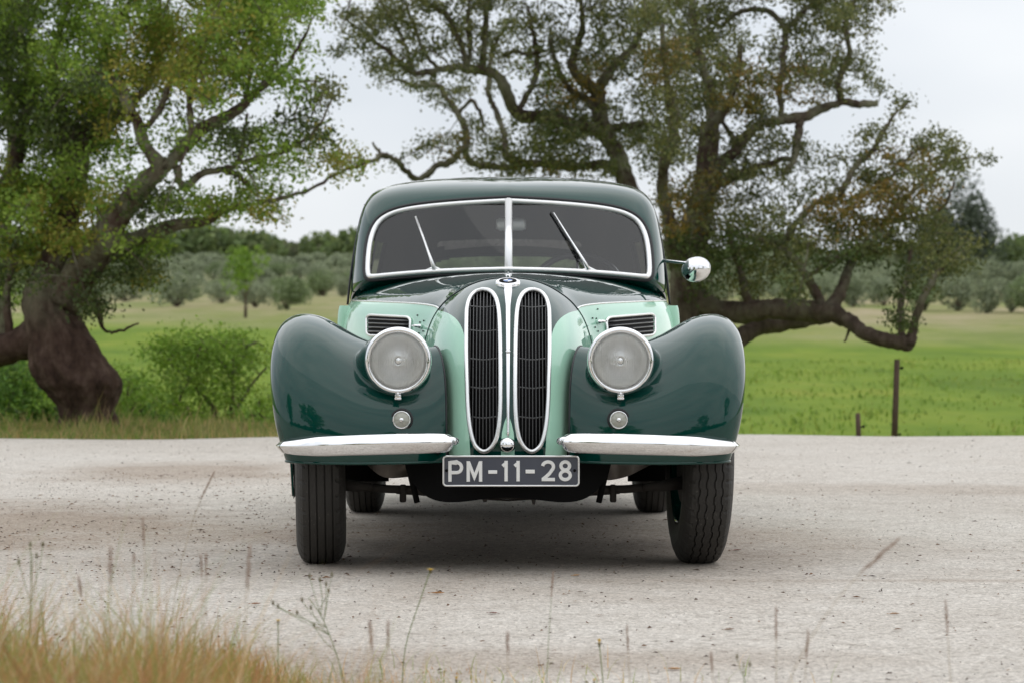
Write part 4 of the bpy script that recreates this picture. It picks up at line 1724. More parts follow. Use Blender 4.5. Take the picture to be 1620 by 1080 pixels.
def leaves(C, n_each, sig, size, pal, rg, aspect=.55, flat=0.0):
    """C: (M,3) cluster points -> quads of leaves around them"""
    M = len(C)
    N = M * n_each
    cen = np.repeat(C, n_each, axis=0) + rg.normal(0, 1, (N, 3)) * sig
    a = rg.normal(0, 1, (N, 3))
    a /= np.linalg.norm(a, axis=1, keepdims=True)
    if flat:
        a[:, 2] *= (1 - flat)
    b_ = np.cross(a, rg.normal(0, 1, (N, 3)))
    b_ /= np.linalg.norm(b_, axis=1, keepdims=True)
    s = size * rg.uniform(.6, 1.35, (N, 1))
    a = a * s * .5
    b_ = b_ * s * .5 * aspect
    V = np.stack([cen - a, cen + b_ - a * .1, cen + a, cen - b_ - a * .1], axis=1)
    pc = np.array(pal)
    ck = rg.integers(0, len(pc), M)
    ci = np.where(rg.random(N) < .6, np.repeat(ck, n_each), rg.integers(0, len(pc), N))
    col = pc[ci] * rg.uniform(.7, 1.3, (N, 1))
    return V, col


def old_trunk(tm, pts, rad, seed):
    """massive trunk: rings with fluted, lumpy cork and vertical folds"""
    n = 72
    G = np.zeros((len(pts), n, 3))
    for i, p in enumerate(pts):
        a = Vector((1, 0, 0))
        b_ = Vector((0, 1, 0))
        fl = 1 + .35 * max(0, 1 - i / (len(pts) * .22)) ** 2
        for k in range(n):
            th = 2 * math.pi * k / n
            c, s_ = math.cos(th), math.sin(th)
            h = i / len(pts) * 3.0
            f = .20 * noise.noise(Vector((c * 1.3 + seed, s_ * 1.3, h * 1.5)))
            f += .15 * (1 - 2 * abs(noise.noise(Vector((c * 2.8, s_ * 2.8 + seed, h * .9)))))
            f += .05 * noise.noise(Vector((c * 8, s_ * 8, h * 5 + seed)))
            G[i, k] = p + (a * c + b_ * s_) * rad[i] * fl * (1 + f * (1.3 if fl > 1.02 else 1) - .06)
    tm.grid(G, closed_v=True)


def build_tree(name, label, cat, base, branches, blobs, seed, mean_d, tips_k=1.0, leaf=.042, nleaf=26, group=None, dspread=1.0, sig=.085, leafiness=1.0):
    """branches: list of [(px,py,width_px), ...] traced in the photograph; each gets its own depth drift. blobs: (px,py,rx,ry,palette,density)"""
    rg = np.random.default_rng(seed)
    rn = random.Random(seed)
    root = empty(name, base, label=label, cat=cat, group=group)
    nodes_px, nodes, nrad = [], [], []
    tm = MB()
    bm_ = MB()
    for bi, br in enumerate(branches):
        x0, y0 = br[0][0], br[0][1]
        if bi == 0 or not nodes:
            d0 = mean_d
        else:
            A = np.array(nodes_px)
            k = int(np.argmin((A[:, 0] - x0) ** 2 + (A[:, 1] - y0) ** 2))
            d0 = nodes[k][1] - CAM.y
        slope = 0 if bi == 0 else rn.uniform(-.75, .75)
        q = crom(np.array([(p[0], p[1], p[2]) for p in br], float), 6)
        L = 0
        pts, rad = [], []
        d = d0
        ph = rn.uniform(0, 6)
        for i, (x, y, w) in enumerate(q):
            if i:
                L = math.hypot(x - q[i - 1][0], y - q[i - 1][1]) * mean_d / FPX
                d += L * (slope + .45 * math.sin(ph + i * .35)) * (0 if bi == 0 else 1)
                d = min(mean_d + 1.8 * dspread, max(mean_d - 1.6 * dspread, d))
            jit = 1.6 if w < 30 else .8
            p = P(x + rn.uniform(-jit, jit), y + rn.uniform(-jit, jit), d)
            pts.append(p - Vector(base))
            rad.append(max(.006, .5 * w * d / FPX))
            nodes_px.append((x, y))
            nodes.append(tuple(p))
            nrad.append(rad[-1])
        big_ = max(rad) > .10
        if bi == 0:
            ii = np.linspace(0, len(pts) - 1, len(pts) * 3)
            pts = [Vector(v) for v in np.stack([np.interp(ii, range(len(pts)), [p[k_] for p in pts]) for k_ in range(3)], 1)]
            rad = list(np.interp(ii, range(len(rad)), rad))
        if bi == 0:
            old_trunk(tm, pts, rad, seed)
            continue
        (tm if bi == 0 else bm_).tube(pts, rad, 48 if bi == 0 else (22 if big_ else 9), rough=.34 if bi == 0 else .30, seed=seed * 3.1 + bi, nscale=3.6 if big_ else 7)
    tr = tm.build('trunk', m_trunk if mean_d < 25 else m_bark, root)
    br_o = bm_.build('branch', m_trunk if mean_d < 25 else m_bark, root) if bm_.v else None
    # tips inside the leafy regions, grown back to the nearest wood
    A = np.array(nodes_px)
    NW = np.array(nodes)
    tips, pals = [], []
    for (cx, cy, rx, ry, pal, dens) in blobs:
        n = int(rx * ry * .0155 * dens * tips_k) + 1
        for _ in range(n):
            a = rn.uniform(0, 2 * math.pi)
            r = math.sqrt(rn.random()) * (1.05 if rn.random() < .85 else 1.35)
            x, y = cx + rx * r * math.cos(a), cy + ry * r * math.sin(a)
            k = int(np.argmin((A[:, 0] - x) ** 2 + (A[:, 1] - y) ** 2))
            d = NW[k][1] - CAM.y + rn.gauss(0, .55) * dspread
            d = min(mean_d + 2.2 * dspread, max(mean_d - 2.0 * dspread, d))
            tips.append(tuple(P(x, y, d)))
            pals.append(pal)
    T = np.array(tips)
    dist = np.array([np.min(np.linalg.norm(NW - p, axis=1)) for p in T])
    order = np.argsort(dist)
    cap_ = len(NW) + len(T) * 5 + 10
    NN = np.full((cap_, 3), 1e6)
    NN[:len(NW)] = NW
    cnt = len(NW)
    tw = MB()
    cl_pts, cl_pal = [], []
    bo = Vector(base)
    for oi in order:
        p = T[oi]
        dd = np.linalg.norm(NN[:cnt] - p, axis=1)
        k = int(np.argmin(dd))
        s = NN[k]
        Ln = dd[k]
        if Ln < .02:
            continue
        midp = (s + p) / 2 + np.array([rn.gauss(0, .13), rn.gauss(0, .13), rn.gauss(.05, .12)]) * Ln
        seq = []
        for f in (0, .25, .5, .75, 1):
            seq.append((1 - f) ** 2 * s + 2 * f * (1 - f) * midp + f * f * p)
        if Ln > .03:
            r0 = min(.016, .004 + Ln * .012)
            tw.tube([Vector(v) - bo for v in seq], [r0, r0 * .8, r0 * .65, r0 * .5, r0 * .35], 4, cap=False)
        for v in seq[1:]:
            NN[cnt] = v
            cnt += 1
        cl_pts.append(p)
        cl_pal.append(pals[oi])
        if Ln > .25:
            cl_pts.append(seq[3])
            cl_pal.append(pals[oi])
        if Ln > .5:
            cl_pts.append(seq[2])
            cl_pal.append(pals[oi])
    if tw.v:
        tw.build('twigs', m_bark, root, kind='stuff')
    Vs, Cs = [], []
    cl_pts = np.array(cl_pts)
    cl_pal = np.array(cl_pal)
    for pal in PAL:
        sel = cl_pts[cl_pal == pal] if len(cl_pts) else []
        if len(sel):
            v, c = leaves(sel, int(nleaf * leafiness), np.array([sig * 1.15, sig * 1.15, sig * .75]), leaf, PAL[pal], rg)
            Vs.append(v)
            Cs.append(c)
    V = np.concatenate(Vs)
    Cc_ = np.concatenate(Cs)
    V = V - np.array(base)
    link('foliage', quad_mesh('foliage', V, Cc_), m_leaf, root, kind='stuff')
    return root


def copy_tree(src, name, loc, rz, sc, label, group=None):
    r = src.copy()
    r.name = name
    COL.objects.link(r)
    r.location = loc
    r.rotation_euler = (0, 0, rz)
    r.scale = (sc, sc, sc)
    r['label'] = label
    if group:
        r['group'] = group
    elif 'group' in r:
        del r['group']
    for ch in src.children:
        c = ch.copy()
        COL.objects.link(c)
        c.parent = r
    return r


# ================================================================== THE CORK OAKS
DL = 23.6
left_base = tuple(P(138, 672, DL))
T1 = [
    [(146, 700, 86), (143, 672, 78), (138, 645, 88), (134, 622, 112), (128, 600, 132), (112, 572, 124), (100, 545, 106), (86, 512, 86), (74, 478, 70), (74, 440, 56), (88, 405, 50)],
    [(100, 520, 80), (60, 530, 62), (25, 545, 50), (-15, 558, 44), (-60, 530, 40), (-75, 450, 34), (-40, 370, 30), (0, 300, 26), (22, 267, 24), (33, 207, 22), (48, 148, 18), (42, 90, 12), (30, 40, 8)],
    [(100, 480, 70), (128, 432, 58), (159, 385, 46), (178, 352, 42), (207, 318, 38), (241, 281, 34), (257, 264, 32)],
    [(257, 264, 30), (243, 250, 24), (233, 237, 20), (218, 196, 18), (202, 163, 17), (193, 141, 17), (163, 118, 9), (126, 111, 6)],
    [(257, 264, 28), (274, 252, 22), (304, 218, 21), (333, 196, 19), (370, 178, 17), (404, 148, 13), (425, 120, 8), (445, 70, 5)],
    [(280, 262, 14), (289, 300, 10), (315, 278, 12), (344, 270, 11), (372, 274, 9), (381, 281, 8), (392, 293, 6)],
    [(344, 270, 9), (376, 258, 8), (384, 225, 7), (392, 180, 5)],
    [(376, 258, 8), (437, 244, 7), (463, 233, 5), (500, 205, 4), (530, 150, 3)],
    [(130, 440, 40), (159, 406, 34), (207, 381, 27), (252, 363, 22), (281, 355, 19), (322, 352, 15), (356, 333, 10), (407, 322, 7), (481, 304, 6), (537, 274, 5), (578, 259, 4)],
    [(85, 430, 50), (98, 370, 46), (108, 307, 44), (115, 259, 46), (128, 222, 46), (159, 196, 40), (193, 172, 24), (230, 140, 14), (250, 90, 10), (255, 30, 7)],
    [(115, 259, 24), (100, 190, 20), (80, 120, 16), (95, 50, 10), (110, 0, 8)],
    [(159, 196, 18), (160, 120, 14), (170, 60, 10), (200, 10, 7)],
    [(304, 218, 12), (300, 160, 11), (310, 110, 9), (330, 50, 7), (340, 0, 5)],
    [(233, 200, 10), (248, 180, 12), (268, 140, 10), (290, 100, 7)],
    [(384, 170, 9), (395, 130, 7), (400, 80, 6), (410, 30, 4)],
    [(404, 148, 8), (450, 110, 6), (480, 60, 4), (500, 20, 3)],
    [(150, 480, 16), (165, 520, 6), (185, 525, 5), (218, 512, 3)],
    [(20, 545, 14), (10, 480, 12), (20, 420, 9), (30, 360, 6)],
]
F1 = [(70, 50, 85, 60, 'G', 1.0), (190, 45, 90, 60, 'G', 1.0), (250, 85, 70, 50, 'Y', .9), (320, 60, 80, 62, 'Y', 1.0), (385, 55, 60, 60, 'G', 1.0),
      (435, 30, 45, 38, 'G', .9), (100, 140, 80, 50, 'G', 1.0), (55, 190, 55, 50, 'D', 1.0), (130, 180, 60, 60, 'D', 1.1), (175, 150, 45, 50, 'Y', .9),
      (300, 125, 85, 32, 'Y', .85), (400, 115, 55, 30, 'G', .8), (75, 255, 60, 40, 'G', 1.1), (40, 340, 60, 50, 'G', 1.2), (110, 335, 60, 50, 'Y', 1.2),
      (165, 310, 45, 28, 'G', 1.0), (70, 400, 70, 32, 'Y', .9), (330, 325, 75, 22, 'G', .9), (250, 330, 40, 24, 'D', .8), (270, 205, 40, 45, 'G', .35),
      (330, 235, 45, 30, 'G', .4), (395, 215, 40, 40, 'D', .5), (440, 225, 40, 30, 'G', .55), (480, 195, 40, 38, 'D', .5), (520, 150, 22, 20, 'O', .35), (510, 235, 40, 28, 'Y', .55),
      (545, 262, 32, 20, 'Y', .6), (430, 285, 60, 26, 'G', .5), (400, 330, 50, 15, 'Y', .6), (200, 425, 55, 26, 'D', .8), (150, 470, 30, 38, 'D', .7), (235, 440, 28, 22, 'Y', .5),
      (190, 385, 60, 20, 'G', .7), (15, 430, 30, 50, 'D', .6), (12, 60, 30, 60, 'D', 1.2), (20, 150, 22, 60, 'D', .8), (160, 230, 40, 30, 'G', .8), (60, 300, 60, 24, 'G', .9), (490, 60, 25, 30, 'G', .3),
      (470, 130, 24, 22, 'G', .4), (355, 150, 40, 24, 'G', .5)]
F1 += [(x_, y_, 80, 60, c_, .75) for x_, y_, c_ in ((40, -60, 'G'), (150, -80, 'G'), (260, -70, 'Y'), (360, -60, 'G'), (430, -40, 'G'), (100, -160, 'G'), (220, -180, 'Y'), (330, -150, 'G'), (-60, 60, 'G'), (-80, 180, 'G'), (-60, 300, 'Y'))]
T1 += [[(255, 30, 8), (250, -60, 7), (240, -150, 4)], [(110, 0, 8), (100, -80, 6), (110, -160, 4)], [(340, 0, 6), (350, -80, 5), (340, -140, 3)], [(-40, 370, 20), (-60, 280, 12), (-70, 180, 8), (-60, 80, 5)]]
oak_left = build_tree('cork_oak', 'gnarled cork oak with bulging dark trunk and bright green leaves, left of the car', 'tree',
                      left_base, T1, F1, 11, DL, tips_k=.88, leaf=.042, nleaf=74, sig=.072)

DC = 29.5
T2 = [
    [(1030, 560, 50), (1022, 480, 46), (1015, 400, 42), (1006, 330, 36), (994, 297, 32), (977, 249, 28), (956, 207, 26), (946, 145, 24)],
    [(946, 145, 22), (922, 128, 18), (904, 104, 15), (915, 70, 12), (922, 30, 9), (915, -10, 8)],
    [(946, 142, 18), (958, 125, 17), (970, 107, 16), (1001, 76, 12), (1015, 40, 8), (1020, -10, 6)],
    [(960, 215, 22), (930, 204, 21), (897, 194, 20), (859, 185, 20), (818, 180, 20), (801, 145, 19), (787, 121, 17), (763, 111, 15), (721, 107, 13), (694, 111, 11), (652, 114, 9), (614, 83, 7), (576, 52, 5), (545, 30, 3)],
    [(738, 106, 10), (733, 80, 11), (725, 62, 10), (711, 31, 9), (690, 12, 8), (673, 2, 7), (650, -10, 6)],
    [(740, 106, 9), (745, 69, 8), (740, 30, 7), (745, -5, 6)],
    [(763, 111, 10), (765, 69, 10), (770, 17, 9), (782, -10, 8)],
    [(977, 262, 18), (940, 262, 14), (900, 264, 13), (846, 258, 13), (804, 250, 12), (797, 214, 11), (783, 173, 10), (773, 149, 9), (776, 114, 9), (779, 80, 7), (800, 40, 5)],
    [(846, 258, 12), (800, 264, 11), (742, 256, 11), (738, 214, 11), (725, 180, 10), (704, 152, 9), (694, 138, 9), (656, 135, 7), (630, 128, 4), (610, 130, 3)],
    [(742, 256, 10), (732, 235, 10), (719, 250, 12), (707, 259, 12), (690, 263, 11), (673, 280, 11), (659, 285, 10), (645, 273, 9), (631, 259, 9), (617, 249, 9), (604, 247, 9), (590, 254, 7), (579, 256, 5), (560, 250, 3)],
    [(604, 247, 6), (596, 236, 5), (590, 226, 3)],
    [(694, 111, 7), (670, 80, 7), (655, 40, 6), (640, 0, 4)],
    [(652, 114, 7), (640, 70, 6), (620, 30, 4), (600, 0, 3)],
    [(818, 180, 12), (835, 150, 10), (850, 110, 9), (845, 60, 7), (835, 10, 5)],
    [(956, 207, 16), (985, 200, 13), (1020, 196, 10), (1045, 204, 7)],
    [(860, 80, 6), (838, 86, 7), (815, 82, 7), (795, 90, 6)],
    [(725, 180, 7), (745, 160, 7), (760, 180, 6), (765, 210, 5)],
    [(956, 207, 14), (930, 160, 12), (900, 140, 10), (880, 100, 8), (870, 60, 6)],
]
F2 = [(580, 30, 48, 32, 'O', .85), (560, 80, 30, 14, 'O', .5), (620, 75, 55, 35, 'O', .9), (640, 20, 45, 30, 'O', .6), (690, 45, 45, 40, 'O', .7), (650, 125, 45, 16, 'O', .9), (700, 140, 35, 18, 'O', .9),
      (745, 75, 38, 50, 'O', .6), (790, 30, 45, 35, 'O', .8), (830, 70, 40, 45, 'O', .8), (870, 40, 40, 38, 'O', .7), (860, 120, 40, 35, 'Y', .45), (885, 150, 40, 40, 'O', .8), (930, 130, 42, 38, 'R', .7),
      (915, 85, 40, 35, 'O', .7), (980, 50, 45, 45, 'O', .9), (1010, 110, 35, 40, 'O', .6), (905, 185, 55, 28, 'O', 1.0), (955, 215, 60, 32, 'O', 1.0), (875, 235, 55, 30, 'O', 1.0),
      (820, 225, 42, 30, 'O', .8), (770, 240, 42, 26, 'O', .9), (735, 200, 26, 30, 'O', .5), (715, 225, 26, 20, 'R', .8), (685, 235, 25, 14, 'O', .7), (790, 268, 58, 11, 'O', 1.0), (860, 270, 60, 12, 'R', 1.0),
      (1000, 160, 38, 42, 'O', .6), (1020, 215, 36, 35, 'O', .7), (930, 262, 55, 16, 'O', 1.0), (760, 140, 30, 20, 'O', .5), (1040, 265, 26, 24, 'O', .6), (760, 5, 40, 20, 'O', .5), (600, 262, 22, 10, 'O', .25), (700, 5, 50, 14, 'O', .5),
      (880, 205, 50, 20, 'D', .8), (985, 20, 70, 25, 'O', .8)]
F2 += [(x_, y_, 85, 55, c_, .7) for x_, y_, c_ in ((660, -50, 'O'), (760, -70, 'O'), (860, -70, 'O'), (950, -60, 'O'), (1030, -50, 'R'), (800, -150, 'O'), (910, -160, 'O'), (1000, -140, 'O'))]
T2 += [[(915, -10, 8), (910, -90, 6), (900, -160, 4)], [(782, -10, 6), (800, -90, 4), (810, -150, 3)], [(1020, -10, 6), (1010, -80, 5), (1000, -140, 3)]]
oak_mid = build_tree('cork_oak', 'spreading cork oak whose long crooked limbs reach left above the car roof', 'tree',
                     tuple(P(1030, 585, DC)), T2, F2, 23, DC, tips_k=.98, leaf=.044, nleaf=52, sig=.066)

DR = 27.0
T3 = [
    [(1086, 600, 62), (1086, 540, 58), (1086, 480, 54), (1088, 420, 50), (1100, 360, 46), (1117, 300, 40), (1120, 249, 34), (1126, 191, 28)],
    [(1075, 420, 34), (1058, 350, 24), (1048, 306, 20), (1050, 260, 18), (1066, 215, 16), (1062, 160, 13), (1050, 100, 10), (1048, 40, 8)],
    [(1119, 280, 26), (1138, 262, 22), (1168, 233, 18), (1184, 212, 16), (1205, 196, 16), (1237, 191, 17), (1268, 186, 17), (1299, 172, 16), (1329, 163, 14), (1367, 165, 12), (1388, 166, 8)],
    [(1329, 163, 11), (1328, 122, 11), (1344, 88, 10), (1338, 38, 9), (1352, 0, 8)],
    [(1237, 191, 10), (1234, 150, 10), (1238, 100, 10), (1241, 46, 10), (1214, 19, 9), (1168, 19, 8), (1142, 42, 7), (1120, 30, 5)],
    [(1241, 46, 9), (1270, 20, 8), (1290, -5, 8)],
    [(1126, 200, 20), (1124, 150, 17), (1110, 100, 14), (1100, 50, 12), (1095, 0, 10)],
    [(1126, 200, 15), (1150, 170, 13), (1165, 120, 11), (1172, 70, 9)],
    [(1168, 233, 12), (1158, 215, 9), (1150, 205, 8), (1135, 180, 6)],
    [(1268, 188, 12), (1262, 215, 14), (1258, 250, 11), (1240, 275, 8)],
    [(1100, 300, 18), (1140, 290, 15), (1180, 272, 12), (1230, 255, 10), (1260, 250, 8)],
    # low heavy limbs on the right
    [(1095, 470, 40), (1126, 486, 34), (1155, 492, 34), (1184, 495, 34), (1230, 490, 33), (1268, 490, 32), (1300, 495, 32), (1318, 494, 30), (1344, 509, 26), (1375, 530, 23), (1413, 541, 21), (1440, 546, 19)],
    [(1105, 540, 44), (1140, 545, 38), (1168, 535, 32), (1199, 518, 27), (1249, 512, 24), (1291, 503, 22), (1318, 496, 20)],
    [(1440, 546, 17), (1445, 522, 15), (1455, 484, 13), (1471, 450, 11), (1485, 428, 9), (1498, 415, 6), (1520, 400, 4)],
    [(1430, 543, 12), (1425, 510, 11), (1428, 470, 10), (1436, 430, 8), (1440, 390, 6)],
    [(1310, 490, 22), (1325, 472, 19), (1334, 450, 17), (1341, 430, 15), (1352, 411, 12), (1375, 395, 8), (1410, 370, 6)],
    [(1300, 490, 16), (1290, 460, 15), (1275, 437, 14), (1262, 415, 14), (1245, 398, 13), (1247, 375, 11), (1264, 350, 11), (1283, 329, 10), (1306, 314, 9), (1333, 318, 7)],
    [(1325, 316, 8), (1337, 291, 9), (1356, 260, 9), (1383, 237, 8), (1402, 199, 6), (1421, 176, 4), (1440, 160, 3)],
    [(1245, 400, 9), (1220, 385, 8), (1180, 375, 8), (1150, 370, 7)],
    [(1184, 490, 15), (1178, 460, 14), (1172, 430, 12), (1160, 395, 9), (1150, 350, 7)],
    [(1375, 395, 8), (1400, 350, 8), (1440, 310, 7), (1480, 270, 6), (1530, 250, 4)],
    [(1400, 350, 7), (1450, 345, 6), (1490, 330, 5), (1510, 290, 4)],
    [(1340, 318, 7), (1380, 300, 7), (1420, 270, 6), (1445, 240, 4)],
    [(1275, 437, 7), (1300, 425, 7), (1340, 400, 7), (1390, 400, 5)],
    [(1344, 520, 5), (1341, 530, 4), (1336, 541, 3)],
]
F3 = [(1050, 40, 50, 40, 'O', 1.2), (1110, 40, 50, 40, 'O', 1.1), (1060, 100, 42, 36, 'R', 1.2), (1110, 130, 50, 45, 'O', 1.3), (1075, 170, 42, 40, 'O', 1.2), (1045, 235, 26, 26, 'O', .8), (1080, 225, 38, 30, 'O', 1.2),
      (1170, 140, 45, 36, 'R', 1.2), (1190, 175, 45, 24, 'O', 1.1), (1175, 15, 45, 20, 'O', .8), (1205, 105, 26, 26, 'O', .6), (1255, 60, 30, 50, 'O', .7), (1300, 30, 45, 34, 'O', 1.0), (1345, 45, 30, 40, 'O', .9),
      (1290, 95, 40, 28, 'O', .9), (1270, 135, 45, 28, 'R', 1.0), (1320, 120, 30, 34, 'O', .8), (1355, 110, 22, 20, 'O', .7), (1365, 140, 25, 16, 'O', .8), (1160, 215, 40, 24, 'O', .7), (1215, 225, 36, 20, 'O', .6), (1255, 245, 36, 28, 'O', 1.0),
      (1150, 265, 45, 22, 'O', 1.0), (1200, 285, 50, 24, 'O', 1.0), (1110, 300, 45, 30, 'R', 1.1), (1085, 345, 38, 38, 'R', 1.3), (1100, 400, 38, 36, 'D', 1.2), (1150, 340, 46, 32, 'O', 1.1), (1150, 395, 48, 30, 'D', 1.1),
      (1215, 340, 42, 28, 'O', .9), (1205, 400, 50, 26, 'O', 1.0), (1240, 430, 34, 20, 'O', .8), (1180, 440, 40, 22, 'O', .9), (1290, 300, 30, 22, 'O', .6), (1285, 370, 42, 30, 'O', 1.0), (1330, 350, 45, 36, 'R', 1.2),
      (1380, 320, 44, 36, 'R', 1.2), (1400, 275, 40, 26, 'O', .9), (1380, 225, 30, 22, 'O', .55), (1425, 175, 20, 18, 'O', .6), (1410, 215, 24, 16, 'O', .5), (1440, 250, 42, 22, 'R', .8), (1475, 230, 30, 18, 'O', .9),
      (1525, 248, 36, 20, 'O', 1.0), (1490, 275, 40, 20, 'O', .9), (1440, 315, 48, 30, 'R', 1.2), (1390, 375, 50, 32, 'O', 1.2), (1450, 365, 50, 28, 'O', 1.0), (1500, 385, 42, 24, 'O', .8), (1510, 415, 40, 18, 'O', .7), (1330, 405, 44, 20, 'D', .9),
      (1430, 455, 14, 34, 'D', 1.2), (1425, 505, 16, 26, 'D', 1.1), (1460, 430, 26, 24, 'O', .7), (1330, 260, 22, 26, 'O', .4), (1110, 440, 30, 30, 'D', 1.0), (1330, 5, 60, 14, 'O', .8), (1130, 85, 50, 36, 'O', .9), (1270, 470, 20, 12, 'O', .5)]
F3 += [(x_, y_, 80, 55, c_, .7) for x_, y_, c_ in ((1090, -50, 'O'), (1180, -60, 'O'), (1270, -60, 'O'), (1340, -40, 'O'), (1130, -140, 'O'), (1230, -150, 'O'), (1310, -120, 'R'))]
T3 += [[(1095, 0, 9), (1100, -80, 6), (1120, -140, 4)], [(1290, -5, 7), (1280, -80, 5), (1260, -150, 3)]]
oak_right = build_tree('cork_oak', 'low cork oak behind the door mirror with heavy limbs sagging right almost to the grass', 'tree',
                       tuple(P(1086, 590, DR)), T3, F3, 37, DR, tips_k=.98, leaf=.042, nleaf=54, sig=.064)

# darker tree behind at the far left edge of the picture
T4 = [[(20, 640, 34), (10, 560, 30), (0, 450, 26), (8, 350, 22), (20, 250, 18), (10, 150, 12), (20, 60, 8)], [(20, 250, 12), (50, 200, 10), (80, 180, 8)], [(10, 150, 8), (-30, 100, 6), (-60, 60, 5)]]
F4 = [(10, 60, 50, 70, 'D', 1.0), (0, 160, 30, 40, 'D', .8), (50, 200, 40, 30, 'D', .7), (-40, 90, 40, 60, 'D', .8), (10, 420, 40, 60, 'G', .5)]
build_tree('cork_oak', 'darker oak behind the leaning oak, cut by the left edge of the picture', 'tree', tuple(P(20, 640, 32.0)), T4, F4, 41, 32.0, tips_k=1.4, leaf=.055, nleaf=26)

# ================================================================== BUSHES BEHIND THE LEFT VERGE
def bush(name, label, cat, px, py, d, blobs, pal, seed, stems, leaf=.05, k=1.0, group=None):
    br = [[(px, py, 9), (px + 2, py - 30, 7), (px - 4, py - 70, 5)]] if not stems else stems
    return build_tree(name, label, cat, tuple(P(px, py, d)), br, [(a, b_, c, e, pal if len(q) < 1 else q[0], .8 if len(q) < 2 else q[1]) for a, b_, c, e, *q in blobs], seed, d,
                      tips_k=k * 2.1, leaf=leaf * .95, nleaf=50, group=group, dspread=.5)


PAL['L'] = [(.21, .34, .04), (.26, .38, .055), (.15, .26, .03)]
bush('shrub', 'dense bright green shrub left of the gnarled trunk at the picture edge', 'shrub', 30, 700, 30, [(0, 640, 55, 45, 'F'), (50, 620, 45, 40, 'L'), (80, 650, 35, 40, 'F'), (20, 590, 40, 26, 'F')], 'F', 51, None, k=1.1)
bush('shrub', 'rounded green shrub just right of the gnarled trunk', 'shrub', 225, 715, 30, [(215, 640, 40, 36, 'L', .9), (240, 670, 40, 28, 'F', .9), (200, 670, 25, 22, 'F', .9), (195, 590, 16, 16, 'L', .4)], 'L', 52, None)
bush('oak_sapling', 'light green oak sapling with thin crooked stems between the gnarled trunk and the car', 'tree', 345, 715, 29,
     [(255, 560, 26, 20, 'L', .6), (300, 545, 35, 24, 'L', .7), (350, 545, 40, 24, 'L', .8), (395, 555, 26, 16, 'G', .6), (290, 590, 40, 25, 'G', .6), (340, 600, 35, 25, 'L', .5), (385, 600, 24, 30, 'G', .45),
      (300, 640, 32, 22, 'G', .5), (360, 645, 26, 26, 'G', .4), (270, 620, 24, 20, 'G', .5)], 'L', 53,
     [[(345, 710, 9), (342, 670, 8), (335, 640, 8), (318, 622, 7), (300, 600, 6), (275, 580, 4), (255, 565, 3)], [(368, 715, 8), (366, 660, 7), (368, 610, 6), (368, 570, 6), (385, 550, 4), (410, 540, 3)],
      [(368, 600, 5), (350, 570, 5), (335, 545, 3)], [(318, 622, 5), (312, 580, 4), (318, 545, 3)], [(300, 600, 4), (290, 620, 4), (280, 640, 3)], [(366, 660, 5), (390, 620, 4), (420, 580, 3)]])
bush('shrub', 'yellow-green shrub beside the left front wing of the car', 'shrub', 412, 705, 27, [(410, 665, 28, 24, 'L', 1.0), (395, 680, 30, 14, 'L', 1.0), (425, 640, 16, 18, 'G', .8)], 'L', 54, None)
bush('shrub', 'low green undergrowth between the trunk shrub and the sapling', 'shrub', 300, 712, 31, [(290, 675, 45, 20, 'F', .9), (340, 680, 45, 16, 'G', .9), (250, 640, 30, 20, 'G', .6)], 'F', 55, None)

# ================================================================== FAR TREES
def unit_crown(seed, n, r, h, pal, leafs, trunk_h, lobes=7):
    """a small far tree as two meshes round its own base: (trunk mesh, foliage mesh)"""
    rg = np.random.default_rng(seed)
    lob = []
    for _ in range(lobes):
        a = rg.uniform(0, 2 * math.pi)
        q = rg.uniform(0, .62) * r
        lob.append((q * math.cos(a), q * math.sin(a), trunk_h + h * rg.uniform(.28, .78), r * rg.uniform(.38, .62), h * rg.uniform(.20, .36)))
    V = []
    per = n // lobes
    for (x, y, z, rr_, hh) in lob:
        g_ = rg.normal(0, 1, (per, 3))
        g_ /= np.linalg.norm(g_, axis=1, keepdims=True)
        g_ *= rg.uniform(.55, 1.08, (per, 1)) ** .5
        V.append(g_ * np.array([rr_, rr_, hh]) + np.array([x, y, z]))
    C = np.concatenate(V)
    q, c = leaves(C, 1, 0.0, leafs, pal, rg, aspect=.8)
    fm = quad_mesh('foliage', q, c)
    fm.materials.append(m_leaf)
    tb = MB().tube([(0, 0, -.3), (.02 * r, 0, trunk_h * .6), (0, .03 * r, trunk_h + h * .35)], [.09 * r, .07 * r, .04 * r], 6)
    for k in range(4):
        a = k * 1.6
        tb.tube([(0, 0, trunk_h * .8), (.3 * r * math.cos(a), .3 * r * math.sin(a), trunk_h + h * .3)], [.04 * r, .02 * r], 5)
    tmh = tb.mesh('trunk')
    tmh.materials.append(m_bark)
    return tmh, fm


def place_far(name, meshes, x, d, sc, rz, label, cat, group, scz=1.0):
    o = empty(name, (x, d + CAM.y, H(x, d) - .1), rz, label=label, cat=cat, group=group)
    o.scale = (sc, sc, sc * scz)
    for nm, me in zip(('trunk', 'foliage'), meshes):
        c = bpy.data.objects.new(nm, me)
        COL.objects.link(c)
        c.parent = o
        if nm == 'foliage':
            c['kind'] = 'stuff'
    return o


OLV = [(.27, .31, .19), (.22, .26, .15), (.33, .37, .24)]
WD = [(.14, .175, .085), (.17, .195, .095), (.20, .21, .11)]  # lightened greens: distance haze put into the leaf colour
WD2 = [(.17, .235, .085), (.21, .26, .095), (.14, .19, .075)]
OLV2 = [(.20, .27, .11), (.17, .22, .10), (.27, .33, .17)]
olv = [unit_crown(100 + i, 1500, 1.25 + .25 * (i % 3), 2.0 + .5 * (i % 2), OLV2 if i % 3 == 1 else OLV, .17, .06, 5 + i) for i in range(7)]
wod = [unit_crown(120 + i, 1500, 3.4, 5.0, WD if i % 2 else WD2, .55, 1.0, 9) for i in range(5)]


